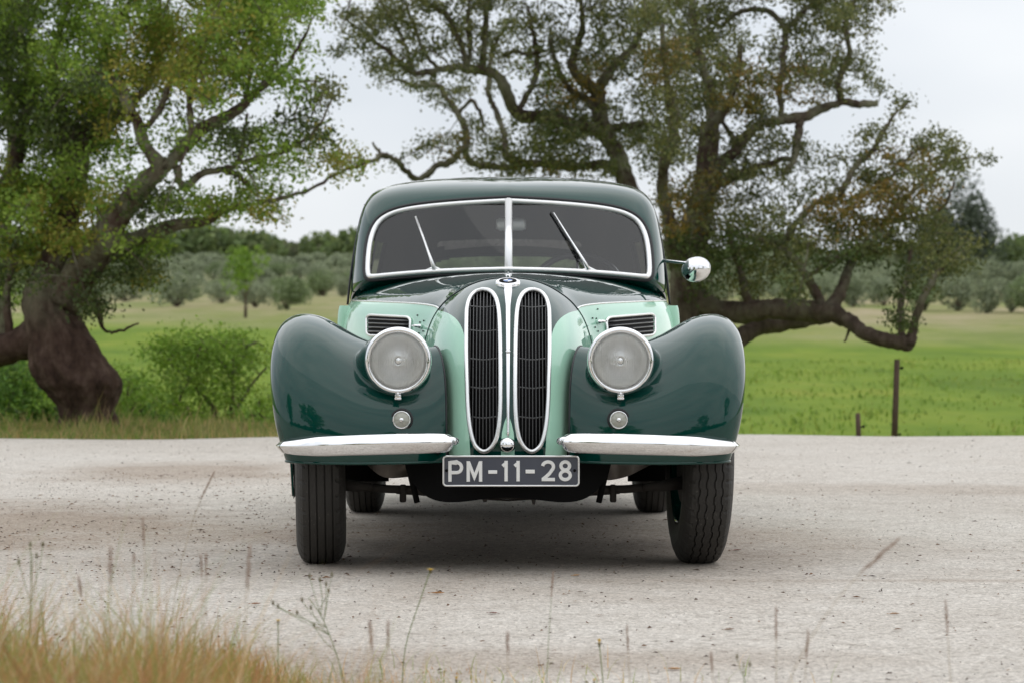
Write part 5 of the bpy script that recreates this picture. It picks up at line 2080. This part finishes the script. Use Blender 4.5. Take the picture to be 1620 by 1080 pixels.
def gd(px, py):
    """distance at which the line of sight through (px, py) meets the ground"""
    for d in np.geomspace(24, 2500, 1500):
        p = P(px, py, d)
        if H(p.x, d) >= p.z:
            return float(d)
    return 1500.0


rn = random.Random(5)
ORD = ['first', 'second', 'third', 'fourth', 'fifth', 'sixth', 'seventh', 'eighth', 'ninth', 'tenth'] + ['%dth' % k for k in range(11, 60)]
# row of round olives on the right
for i, (px, py, s) in enumerate([(1200, 486, 1.2), (1255, 484, 1.2), (1300, 480, 1.1), (1350, 486, 1.0), (1398, 484, 1.15), (1462, 492, .95), (1515, 492, 1.15), (1560, 496, .9), (1600, 494, 1.1), (1640, 496, 1.1)]):
    d = gd(px, py)
    x = P(px, py, d).x
    place_far('olive_tree', olv[i % 4], x, d, s * 1.0, rn.uniform(0, 6), ORD[i] + ' from the left of the round olives in the row beyond the right-hand meadow', 'olive tree', 'young olives beyond the right-hand meadow', .9)
# olive grove on the slope, rows counted from the meadow upwards
cnt_ = 0
upper = []
for ri, row_y in enumerate((484, 470, 458, 448, 440, 432, 425, 418, 412)):
    num = {'left': [], 'right': [], 'middle': []}
    for px in np.arange(150, 1660, 23 if row_y > 440 else 19):
        if rn.random() < (.35 if ri < 2 else .12):
            continue
        px_, py_ = px + rn.uniform(-11, 11), row_y + rn.uniform(-7, 7)
        if px_ > 1150 and py_ > 470:
            continue
        if 560 < px_ < 660 or 940 < px_ < 1060 or (660 <= px_ <= 940 and row_y > 440):
            continue
        num['left' if px_ < 600 else ('right' if px_ > 1000 else 'middle')].append((px_, py_))
    for side_ in ('left', 'middle', 'right'):
        for k, (px_, py_) in enumerate(sorted(num[side_])):
            d = gd(px_, py_)
            if d > 700:
                continue
            x = P(px_, py_, d).x
            if ri >= 5 or (ri == 4 and side_ == 'right'):
                upper.append((x, d, H(x, d) + .6, 1.35, 1.25, OLV))
                continue
            place_far('olive_tree', olv[rn.randrange(7)], x, d, rn.uniform(.6, 1.4), rn.uniform(0, 6),
                      'pale olive, ' + ORD[k] + ' from left in the ' + ORD[ri] + ' row of the ' + {'left': 'left slope', 'right': 'right slope', 'middle': 'slope behind the car'}[side_],
                      'olive tree', 'pale olives of the grove on the slope', rn.uniform(.7, 1.0))
            cnt_ += 1
# the lone sapling in the meadow
d = gd(388, 503)
sp_m = unit_crown(150, 1400, .95, 2.1, PAL['L'], .12, 1.0, 9)
place_far('oak_sapling', sp_m, P(388, 503, d).x, d, d / 110.0, 0, 'lone small green tree standing in the meadow left of the car', 'tree', None)
# tall grey tree behind the right-hand oak
gum = unit_crown(151, 3000, 2.4, 6.5, [(.09, .115, .075), (.07, .09, .055), (.12, .15, .10)], .22, .6, 12)
for px, sc_ in ((1515, 1.0), (1550, .82), (1478, .8)):
    place_far('gum_tree', gum, P(px, 470, 215).x, 215, sc_ * 1.35, px, 'tall hazy grey-green tree ' + {1515: 'rising behind the right end of the drooping oak', 1550: 'on the right flank of the hazy grey trees', 1478: 'half hidden by the drooping oak crown'}[px], 'tree', None)
for i, (px, py, s) in enumerate([(1380, 436, .7), (1430, 442, .85), (1500, 440, .9), (1560, 436, .8), (1600, 440, 1.0), (1625, 418, 1.2)]):
    d = gd(px, py)
    place_far('bushy_tree', wod[i % 5], P(px, py, d).x, d, s * .8, i, ORD[i] + ' from the left of the rounded green trees at the foot of the right slope', 'tree', 'round trees at the foot of the right slope')


# wooded hills: one mass
def wood_mass(name, label, specs, seed):
    rg = np.random.default_rng(seed)
    Vs, Cs = [], []
    for (x, d, z, r, h, pal) in specs:
        n = 330
        g_ = rg.normal(0, 1, (n, 3))
        g_ /= np.linalg.norm(g_, axis=1, keepdims=True)
        g_[:, 2] = np.abs(g_[:, 2]) * 1.0 - .15
        g_ *= rg.uniform(.72, 1.1, (n, 1))
        lump = 1 + .22 * np.sin(g_[:, :1] * 5 + x) * np.cos(g_[:, 1:2] * 4 + d)
        C = g_ * lump * np.array([r, r, h]) + np.array([x, d + CAM.y, z])
        v, c = leaves(C, 1, 0, r * .30, pal, rg, aspect=.85)
        Vs.append(v)
        Cs.append(c * rg.uniform(.8, 1.2))
    return link(name, quad_mesh(name, np.concatenate(Vs), np.concatenate(Cs)), m_leaf, None, label=label, cat='woodland', kind='stuff')


specs = []
for (y0, y1, n, pals) in ((404, 414, 170, (WD2,)), (384, 400, 360, (WD, WD2)), (350, 385, 720, (WD, WD, OLV, WD2))):
    for _ in range(n):
        px = rn.uniform(-450, 2100)
        py = rn.uniform(y0, y1)
        d = gd(px, py)
        if d > 1400:
            d = rn.uniform(800, 1300)
        x = P(px, py, d).x
        r = rn.uniform(3.0, 5.0) * (1 if d < 500 else 1.3)
        specs.append((x, d, H(x, d) + r * .35, r, r * rn.uniform(.8, 1.15), pals[rn.randrange(len(pals))]))
for _ in range(260):
    d = rn.uniform(1150, 1350)
    x = rn.uniform(-.31, .31) * d
    r = rn.uniform(5, 8)
    specs.append((x, d, H(x, d) + r * .3, r, r * rn.uniform(.7, 1.1), WD))
wood_mass('wooded_hillside', 'dark green woodland covering the far hills along the horizon', specs, 61)

for _ in range(170):
    px_ = rn.choice([rn.uniform(-450, 130), rn.uniform(1670, 2100)])
    d = gd(px_, rn.uniform(412, 482))
    upper.append((P(px_, 440, d).x, d, H(P(px_, 440, d).x, d) + .6, 1.35, 1.25, OLV))
wood_mass('upper_olive_grove', 'upper part of the olive grove, a pale grey-green mass under the woods', upper, 62)

back = []  # unseen trees added so that reflections get a dark horizon band
for k in range(150):
    x = -110 + 220 * k / 149 + rn.uniform(-2, 2)
    r = rn.uniform(2.5, 4.5)
    yb = -62 + rn.uniform(-6, 6)
    back.append((x, yb - CAM.y, r * .5, r, r * rn.uniform(.8, 1.3), WD))
wood_mass('unseen_tree_belt', 'unseen belt of trees added behind the viewpoint to darken a low band in the chrome', back, 63)

# trees standing behind the photographer: seen only in the paintwork
copy_tree(oak_left, 'cork_oak', (-7.5, -21.0, -.05), R(160), 2.3, 'large oak behind the viewpoint mirrored in the left wing and windscreen', None)
copy_tree(oak_right, 'cork_oak', (9.5, -24.0, -.05), R(200), 1.7, 'broad oak behind the viewpoint mirrored low in the right wing', None)
copy_tree(oak_left, 'cork_oak', (-15.5, -10.0, -.05), R(80), 1.8, 'oak beside the yard mirrored in the left flank of the car', None)
copy_tree(oak_mid, 'cork_oak', (17.0, -12.0, -.05), R(250), 1.6, 'oak beside the yard mirrored in the right flank of the car', None)

# ================================================================== FENCE POSTS
for (pt, pb, x0_, x1_, d, w, lab) in ((568, 700, 1419, 1414, 26.0, 9.5, 'tall weathered wooden fence post standing in the green meadow'), (653, 700, 1357, 1358, 25.2, 8, 'short broken wooden fence post stub left of the tall post')):
    a, b_ = P(x0_, pt, d), P(x1_, pb + 10, d)
    root = empty('fence_post', b_, label=lab, cat='fence post')
    MB().tube([Vector((0, 0, 0)), (a - b_) * .5 + Vector((.004, 0, 0)), a - b_], [w * .5 * d / FPX * 1.1, w * .5 * d / FPX, w * .5 * d / FPX * .95], 10, rough=.12, nscale=9).build('post', m_wood, root)
    for f in ((.90 if pt < 600 else .45), (.16 if pt < 600 else .2)):
        q = (a - b_) * (f if pt < 600 else .62)
        MB().tube([q, q + Vector((.035, -.01, 0)), q + Vector((.052, -.01, .006)), q + Vector((.062, -.01, 0))], [.005, .007, .018, .010], 8).build('wire_insulator', m_black, root)
        if pt > 600:
            break

# ================================================================== FALLEN LEAVES, GRIT
def gy(px, py):
    d = FPX * .74 / (py - 545.0)
    return P(px, py, d)


rg = np.random.default_rng(77)
n = 4600
d_ = rg.uniform(4.6, 21.0, n)
d_[:2200] = rg.uniform(8.4, 15.5, 2200)
px_ = rg.uniform(-80, 1700, n)
px_[:2200] = np.where(rg.random(2200) < .8, rg.uniform(-200, 560, 2200), rg.uniform(560, 1300, 2200))
X = CAM.x + (px_ - 810) * d_ / FPX
Y = CAM.y + d_
ln = rg.uniform(.003, .0095, n) * np.where(rg.random(n) < .07, 1.9, 1)
an = rg.uniform(0, 2 * math.pi, n)
V = np.zeros((n, 4, 3))
for k, (u, v_, z) in enumerate(((-1, 0, .002), (0, -.42, .004), (1, 0, .003), (0, .42, .005))):
    cu = rg.uniform(.5, 1.6, n)
    V[:, k, 0] = X + ln * (u * np.cos(an) - v_ * np.sin(an))
    V[:, k, 1] = Y + ln * (u * np.sin(an) + v_ * np.cos(an))
    V[:, k, 2] = z * cu + .002
pal = np.array([(.12, .065, .04), (.075, .05, .035), (.20, .11, .055), (.05, .035, .025), (.26, .16, .09), (.15, .11, .08)])
link('fallen_leaves', quad_mesh('fallen_leaves', V, pal[rg.integers(0, 6, n)] * rg.uniform(.7, 1.2, (n, 1))), m_leaf, None, label='scatter of small brown oak leaves over the pale gravel', cat='fallen leaves', kind='stuff')
# grit: little faceted stones
n = 9000
d_ = rg.uniform(4.4, 14.0, n) ** 1.0
px_ = rg.uniform(-60, 1680, n)
X = CAM.x + (px_ - 810) * d_ / FPX
Y = CAM.y + d_
s = rg.uniform(.001, .0036, n)
tri = []
base_t = np.array([(1, 0, 0), (-.5, .87, 0), (-.5, -.87, 0), (0, 0, .9)])
fc_ = [(0, 1, 3), (1, 2, 3), (2, 0, 3)]
rotz = rg.uniform(0, 6.28, n)
pts_ = np.zeros((n, 4, 3))
for k in range(4):
    bx_, by_, bz_ = base_t[k]
    j = rg.uniform(.7, 1.3, n)
    pts_[:, k, 0] = X + s * j * (bx_ * np.cos(rotz) - by_ * np.sin(rotz))
    pts_[:, k, 1] = Y + s * j * (bx_ * np.sin(rotz) + by_ * np.cos(rotz))
    pts_[:, k, 2] = bz_ * s * j - .0005
V = np.concatenate([pts_[:, list(f)] for f in fc_])
cg = np.tile(np.array([(.50, .47, .43), (.40, .37, .34), (.60, .58, .55), (.33, .30, .27)])[rg.integers(0, 4, n)], (3, 1))
link('grit', quad_mesh('grit', V, cg), m_leaf, None, label='loose grit and tiny stones strewn on the gravel', cat='gravel', kind='stuff')
# a few larger leaves one can pick out
for (px, py, s_, c, lab) in ((692, 940, .022, (.42, .19, .05), 'curled orange oak leaf lying on the gravel below the left headlight'),
                             (912, 911, .016, (.45, .24, .08), 'small orange leaf in front of the number plate'),
                             (780, 971, .016, (.22, .09, .06), 'reddish brown leaf lying below the radiator grille'),
                             (1154, 997, .016, (.20, .11, .05), 'brown curled leaf on the gravel below the right wheel'),
                             (1415, 972, .016, (.38, .20, .08), 'tan leaf on the open gravel right of the wheel'),
                             (1166, 871, .018, (.20, .08, .05), 'dark red leaf beside the right front tyre'),
                             (405, 956, .016, (.32, .14, .07), 'rust coloured leaf left of the left front tyre'),
                             (1066, 1060, .018, (.5, .28, .12), 'pale orange leaf near the bottom edge of the picture')):
    g = gy(px, py)
    m = MB()
    mm_ = simple('leaf_' + str(px), c, rough=.6)
    NU, NVv = 9, 5
    G = np.zeros((NU, NVv, 3))
    a0 = (px * 1.7) % 1.2 - .6
    for i in range(NU):
        u = i / (NU - 1)
        wl = math.sin(math.pi * u) ** .8 * .45 * (1 + .15 * math.sin(u * 22))
        for k in range(NVv):
            v = (k / (NVv - 1) - .5) * 2
            x, y = (u - .5) * 2 * s_, v * wl * s_
            z = s_ * (.18 + .45 * v * v * wl + .35 * (u - .4) ** 2)
            G[i, k] = (x * math.cos(a0) - y * math.sin(a0), x * math.sin(a0) + y * math.cos(a0), z)
    m.grid(G)
    m.tube([G[0, 2], G[0, 2] + np.array([-s_ * .35, -.001, .001])], .0008, 5)
    m.build('fallen_leaf', mm_, loc=tuple(g), label=lab, cat='leaf')

# ================================================================== GRASS
def blades(px, d, hh, wid, lean, cols, rg, base_z=None):
    """arrays -> bent tapering blades, 3 quads each"""
    n = len(px)
    X = CAM.x + (px - 810) * d / FPX
    Y = CAM.y + d
    Z = np.zeros(n) if base_z is None else base_z
    az = rg.uniform(0, 2 * math.pi, n)
    ca = np.cos(rg.uniform(-1.2, 1.2, n))
    sa = np.sqrt(1 - ca * ca)
    out = []
    lv = [0, .34, .68, 1.0]
    ws = [1.0, .85, .55, .06]
    P_ = []
    for f, w in zip(lv, ws):
        cx = X + np.cos(az) * lean * hh * f * f
        cy = Y + np.sin(az) * lean * hh * f * f
        cz = Z + hh * (f - .25 * lean * f * f)
        P_.append((np.stack([cx - wid * w * ca / 2, cy - wid * w * sa / 2, cz], 1), np.stack([cx + wid * w * ca / 2, cy + wid * w * sa / 2, cz], 1)))
    for k in range(3):
        out.append(np.stack([P_[k][0], P_[k][1], P_[k + 1][1], P_[k + 1][0]], 1))
    return np.concatenate(out), np.tile(cols, (3, 1))


STRAW = 1.18 * np.array([(.48, .29, .12), (.55, .38, .19), (.40, .20, .075), (.27, .27, .07), (.45, .25, .10), (.22, .28, .06), (.66, .54, .36), (.36, .19, .08)])
rg = np.random.default_rng(99)
# dense dry tussocks bottom left; the mass thins and sinks towards the right
n = 60000
d_ = rg.uniform(3.3, 6.1, n)
px_ = rg.uniform(-300, 760, n)
X = CAM.x + (px_ - 810) * d_ / FPX
xs5 = np.interp(X * 5.0 / d_, [-1.6, -1.0, -.62, -.36, -.12, .06], [.35, .30, .23, .165, .085, .03])
for_c = np.array([noise.noise(Vector((x * 4.1, d * 2.6, 2))) + .5 * noise.noise(Vector((x * 13, d * 8, 5))) for x, d in zip(X, d_)])
front = np.clip((6.15 - d_ + for_c * .5) / .8, 0, 1)
dens = np.clip(np.interp(X * 5.0 / d_, [-1.0, -.45, -.20, .0], [1, .85, .30, .03]) * front, 0, 1)
keep = rg.random(n) < dens * np.clip(.42 + for_c * 1.3, .05, .9)
px_, d_, X, front, for_c, xs5 = px_[keep], d_[keep], X[keep], front[keep], for_c[keep], xs5[keep]
hh = np.maximum(.02, .74 - (.74 - xs5) * d_ / 5.0) * (.78 + .5 * for_c) * np.where(rg.random(len(X)) < .10, rg.uniform(.9, 1.45, len(X)), .28 + .85 * rg.beta(1.6, 2.2, len(X))) * (.35 + .65 * front)
ci = rg.integers(0, 8, len(X))
gmask = (for_c < -.15) | (rg.random(len(X)) < .20) | ((X < -.95) & (rg.random(len(X)) < .35))
tint_n = np.array([noise.noise(Vector((x * 5 / d * 3.3, d * .9, 11))) for x, d in zip(X, d_)])
ci = np.where((tint_n > .12) & (rg.random(len(X)) < .7), rg.choice([2, 7, 4], len(X)), ci)
ci = np.where((tint_n < -.18) & (rg.random(len(X)) < .6), rg.choice([1, 6, 3], len(X)), ci)
ci = np.where(gmask, np.where(rg.random(len(X)) < .5, 3, 5), ci)
V, c = blades(px_, d_, hh, rg.uniform(.0014, .0038, len(X)), rg.uniform(.1, .8, len(X)), STRAW[ci] * rg.uniform(.75, 1.3, (len(X), 1)), rg)
link('dry_grass', quad_mesh('dry_grass', V, c), m_grass, None, label='dense rusty and straw coloured dry grass in the bottom left corner', cat='grass', kind='stuff')
# thin low sprigs along the bottom
n = 1500
px_ = rg.uniform(350, 1500, n)
d_ = rg.uniform(4.8, 6.1, n)
w_k = np.exp(-((px_ - 620) / 330) ** 2)
kp = rg.random(n) < (.12 + .9 * w_k) * np.where(d_ > 5.75, .5, 1)
px_, d_ = px_[kp], d_[kp]
V, c = blades(px_, d_, rg.uniform(.02, .085, len(px_)), rg.uniform(.001, .0025, len(px_)), rg.uniform(.2, .9, len(px_)), STRAW[rg.choice([3, 5, 5, 1, 6, 0], len(px_))] * rg.uniform(.8, 1.4, (len(px_), 1)), rg)
link('sparse_grass', quad_mesh('sparse_grass', V, c), m_grass, None, label='thin pale green sprigs along the near edge of the gravel', cat='grass', kind='stuff')
# verge at the far edge of the yard
n = 26000
px_ = np.concatenate([rg.uniform(-150, 470, 20000), rg.uniform(1140, 1700, 6000)])
d_ = np.concatenate([rg.uniform(21.5, 25.5, 20000), rg.uniform(22.5, 25, 6000)])
X = CAM.x + (px_ - 810) * d_ / FPX
bz = np.array([max(H(x, d), -.5) for x, d in zip(X, d_)])
hh = np.where(px_ < 800, rg.uniform(.03, .11, n) * np.where(rg.random(n) < .06, 2.2, 1), rg.uniform(.02, .06, n)) * np.array([1 + 1.5 * noise.noise(Vector((x * 1.5, d, 7))) for x, d in zip(X, d_)])
VG = np.array([(.16, .24, .04), (.22, .30, .05), (.42, .34, .14), (.48, .35, .16), (.14, .21, .035), (.38, .28, .10)])
V, c = blades(px_, d_, hh + .02, rg.uniform(.004, .010, n), rg.uniform(.1, .6, n), VG[rg.integers(0, 6, n)] * rg.uniform(.7, 1.25, (n, 1)), rg, bz)
link('verge_grass', quad_mesh('verge_grass', V, c), m_grass, None, label='uneven strip of green and straw grass at the far edge of the gravel', cat='grass', kind='stuff')
# meadow tufts on the near part of the field
n = 26000
d_ = rg.uniform(34, 80, n)
px_ = rg.uniform(-100, 1700, n)
X = CAM.x + (px_ - 810) * d_ / FPX
bz = np.array([H(x, d) for x, d in zip(X, d_)])
cl_n = np.array([noise.noise(Vector((x * .5, d * .22, 9))) for x, d in zip(X, d_)])
kp = rg.random(n) < np.clip(.28 + cl_n * .5, .04, .6)
MG = np.array([(.17, .27, .03), (.22, .32, .045), (.13, .21, .025), (.28, .33, .06)])
V, c = blades(px_[kp], d_[kp], (rg.uniform(.03, .10, n) * (1 + cl_n))[kp], rg.uniform(.02, .05, n)[kp], rg.uniform(.1, .6, n)[kp], MG[rg.integers(0, 4, n)][kp] * rg.uniform(.8, 1.2, (n, 1))[kp], rg, bz[kp])
link('meadow_grass', quad_mesh('meadow_grass', V, c), m_grass, None, label='tufts of fresh green grass across the meadow behind the yard', cat='grass', kind='stuff')

# ---- single stalks with seed heads and small flowers, each a plant of its own
m_straw = simple('straw_stem', (.40, .31, .19), rough=.8)
m_gstem = simple('green_stem', (.17, .22, .07), rough=.8)
m_headm = simple('seed_head', (.36, .25, .19), rough=.9)
m_petal = simple('yellow_petal', (.75, .48, .02), rough=.6)
m_bud = simple('bud', (.15, .13, .06), rough=.8)


def stalk(base_px, base_py, tip_px, tip_py, d, headlen, headw, lab, green=False, curve=.15):
    b0 = P(base_px, base_py, d)
    b0.z = 0
    tp = P(tip_px, tip_py, d) - b0
    root = empty('grass_stalk', b0, label=lab, cat='grass stalk', group='tall grass stalks in the foreground')
    mid_ = tp * .55 + Vector((-tp.x * curve, .01, tp.z * curve * .5))
    pts = [mid_ * (2 * f * (1 - f)) + tp * (f * f) for f in (k_i / 13 for k_i in range(14))]
    MB().tube(pts, [.0008 - .0004 * k / 13 for k in range(14)], 5).build('stem', m_gstem if green else m_straw, root)
    hm = MB()
    rn_ = random.Random(int(tip_px * 7 + tip_py))
    axis = (pts[-1] - pts[-3]).normalized()
    if headlen > 0:
        for k in range(26):
            f = k / 25
            c = pts[-1] - axis * headlen * (1 - f)
            wv = headw * .62 * math.sin(math.pi * (.12 + .8 * f))
            a = rn_.uniform(0, 6.28)
            o = (axis.orthogonal().normalized() * math.cos(a) + axis.cross(axis.orthogonal()).normalized() * math.sin(a))
            hm.tube([c, c + o * wv * .5 + axis * headw * .7, c + o * wv * .6 + axis * headw * 1.6], [.0008, .0012, .0003], 4)
        hm.build('seed_head', m_headm, root)
    return root


ST = [(255, 1020, 338, 748, 5.2, .055, .004, 'longest arched straw stalk crossing the gravel left of the car', False, .35),
      (238, 960, 226, 822, 4.6, .045, .004, 'upright stalk with slim brown seed head left of the arched stalk', False, .1),
      (200, 1000, 212, 880, 4.2, .01, .004, 'thin green stalk above the rusty tussock', True, .05),
      (170, 1010, 175, 872, 3.9, .05, .006, 'blurred mauve stalk at far left of the dry grass', False, .1),
      (372, 1030, 395, 868, 4.0, .06, .006, 'tall blurred mauve seed head above the middle of the dry grass', False, .12),
      (325, 1000, 318, 880, 4.6, .035, .004, 'short paired seed head left of the tall mauve one', False, .1),
      (322, 1000, 326, 878, 4.6, .035, .004, 'short paired seed head touching its neighbour', False, -.1),
      (140, 1000, 125, 915, 4.4, .03, .005, 'nodding brown seed head above the left tussock', False, .4),
      (862, 1070, 875, 905, 5.3, .05, .0035, 'tall straight green stalk below the number plate', True, .08),
      (600, 1080, 585, 985, 4.2, .045, .006, 'blurred mauve seed head leaning left below the left wheel', False, .2),
      (612, 1075, 614, 985, 4.3, .04, .005, 'blurred seed head right beside the leaning mauve one', False, .1),
      (806, 1085, 803, 1005, 4.3, .03, .006, 'fuzzy short stalk below the crank cover', False, .1),
      (1000, 1085, 992, 992, 5.0, .045, .004, 'slim dark stalk right of the yellow flower at the bottom', False, .05),
      (1229, 1085, 1228, 963, 4.6, .055, .005, 'dark slender seed head below the right front wheel', False, .05),
      (1268, 1085, 1278, 1000, 4.5, .045, .005, 'slanting seed head beside the dark slender one', False, .1),
      (1512, 1085, 1496, 953, 4.6, .055, .005, 'tall seed head at the lower right of the picture', False, .08),
      (1330, 915, 1415, 858, 4.1, .07, .008, 'blurred arched plume floating low over the right gravel', False, .3),
      (1135, 1085, 1125, 1035, 4.6, .03, .005, 'short pale stalk at the bottom edge under the right wheel', False, .1)]
for s_ in ST:
    if s_[1] < 940 and s_[0] > 1000:
        s_ = (1180, 1090) + s_[2:]
    stalk(*s_)
# rusty tussock
rg2 = np.random.default_rng(5)
nb_ = 260
px_ = rg2.normal(225, 17, nb_)
V, c = blades(px_, rg2.uniform(4.7, 5.0, nb_), rg2.uniform(.08, .21, nb_), rg2.uniform(.0015, .004, nb_), rg2.uniform(.05, .45, nb_), np.array([(.33, .15, .05), (.26, .11, .04), (.40, .24, .10)])[rg2.integers(0, 3, nb_)], rg2)
link('grass_tussock', quad_mesh('grass_tussock', V, c), m_grass, None, label='upright rust-brown grass tussock rising from the dry grass', cat='grass tuft')
V, c = blades(rg2.normal(30, 12, 120), rg2.uniform(4.4, 4.7, 120), rg2.uniform(.10, .27, 120), rg2.uniform(.002, .006, 120), rg2.uniform(.1, .6, 120), np.array([(.13, .20, .03), (.18, .26, .05)])[rg2.integers(0, 2, 120)], rg2)
link('grass_tussock', quad_mesh('green_tussock', V, c), m_grass, None, label='fresh green weed standing at the left picture edge', cat='grass tuft')


def flower(bx, by, tx, ty, d, r, lab, closed=False):
    b0 = P(bx, by, d)
    b0.z = 0
    tp = P(tx, ty, d) - b0
    root = empty('yellow_flower', b0, label=lab, cat='flower')
    pts = [Vector((0, 0, 0)), tp * .4 + Vector((-tp.x * .25, 0, 0)), tp * .8 + Vector((-tp.x * .1, 0, 0)), tp]
    q = crom([tuple(p) for p in pts], 5)
    MB().tube(q, .0011, 5).build('stem', m_gstem, root)
    MB().tube([tp - Vector((0, 0, r * .8)), tp - Vector((0, 0, r * .3)), tp], [r * .25, r * .42, r * .4], 8).build('calyx', m_bud, root)
    for k in range(13):
        a = 2 * math.pi * k / 13
        o = Vector((math.cos(a), math.sin(a), 0))
        t_ = Vector((-math.sin(a), math.cos(a), 0)) * r * .17
        up = r * (.9 if closed else .35)
        ou = r * (.45 if closed else 1.0)
        c0, c1, c2_ = tp + o * r * .1, tp + o * ou * .6 + Vector((0, 0, up * .7)), tp + o * ou + Vector((0, 0, up))
        MB().add([c0 - t_ * .5, c0 + t_ * .5, c1 + t_, c2_ + t_ * .5, c2_ - t_ * .5, c1 - t_], [(0, 1, 2, 5), (5, 2, 3, 4)]).build('petal', m_petal, root)
    return root


flower(635, 1060, 681, 901, 5.6, .0085, 'yellow flower on a long curved stem below the left headlight')
flower(955, 1085, 948, 1016, 5.4, .0085, 'yellow flower near the bottom edge right of the number plate', True)
flower(724, 1090, 722, 1074, 5.5, .007, 'yellow bud just above the bottom edge, left of centre', True)
flower(939, 1092, 940, 1077, 5.2, .006, 'tiny yellow bud cut by the bottom edge of the picture', True)
flower(440, 1040, 440, 981, 5.2, .006, 'small blurred yellow flower behind the dry grass')
# branching weeds with buds
for (bx, by, d, tips, lab) in ((548, 1060, 5.3, [(490, 912), (506, 918), (525, 910), (520, 935), (478, 950), (492, 962), (432, 955), (440, 960), (470, 970), (516, 925), (497, 990)], 'branching weed with many small dark buds in front of the left wheel'),
                               (45, 1040, 4.8, [(48, 862), (68, 862), (58, 880), (30, 890)], 'thin forked green weed at the far left'),
                               (1180, 1085, 4.9, [(1166, 1040), (1186, 1052)], 'small twiggy weed at the bottom below the right tyre')):
    b0 = P(bx, by, d)
    b0.z = 0
    root = empty('budding_weed', b0, label=lab, cat='weed')
    st = MB()
    mean = sum((P(x, y, d) - b0 for x, y in tips), Vector((0, 0, 0))) / len(tips)
    main = crom([(0, 0, 0), (mean.x * .15, 0, mean.z * .4), (mean.x * .6, .005, mean.z * .8), (mean.x, 0, mean.z)], 6)
    st.tube(main, [.0012 - .0004 * q_ / 18 for q_ in range(len(main))], 5)
    for k, (x, y) in enumerate(tips):
        tp = P(x, y, d + .03 * math.sin(k * 2.2)) - b0
        f0 = Vector(main[min(len(main) - 1, max(2, int(len(main) * (tp.z / mean.z) * .62)))])
        mdl = f0.lerp(tp, .5) + Vector((.004 * math.sin(k), 0, -.002))
        st.tube(crom([tuple(f0), tuple(mdl), tuple(tp)], 4), [.0006] * 9, 4)
        MB().tube([tp + Vector((0, 0, -.002)), tp + Vector((0, 0, .003)), tp + Vector((0, 0, .008))], [.0012, .0028, .0008], 7).build('bud', m_bud, root)
    st.build('stem', m_gstem, root)
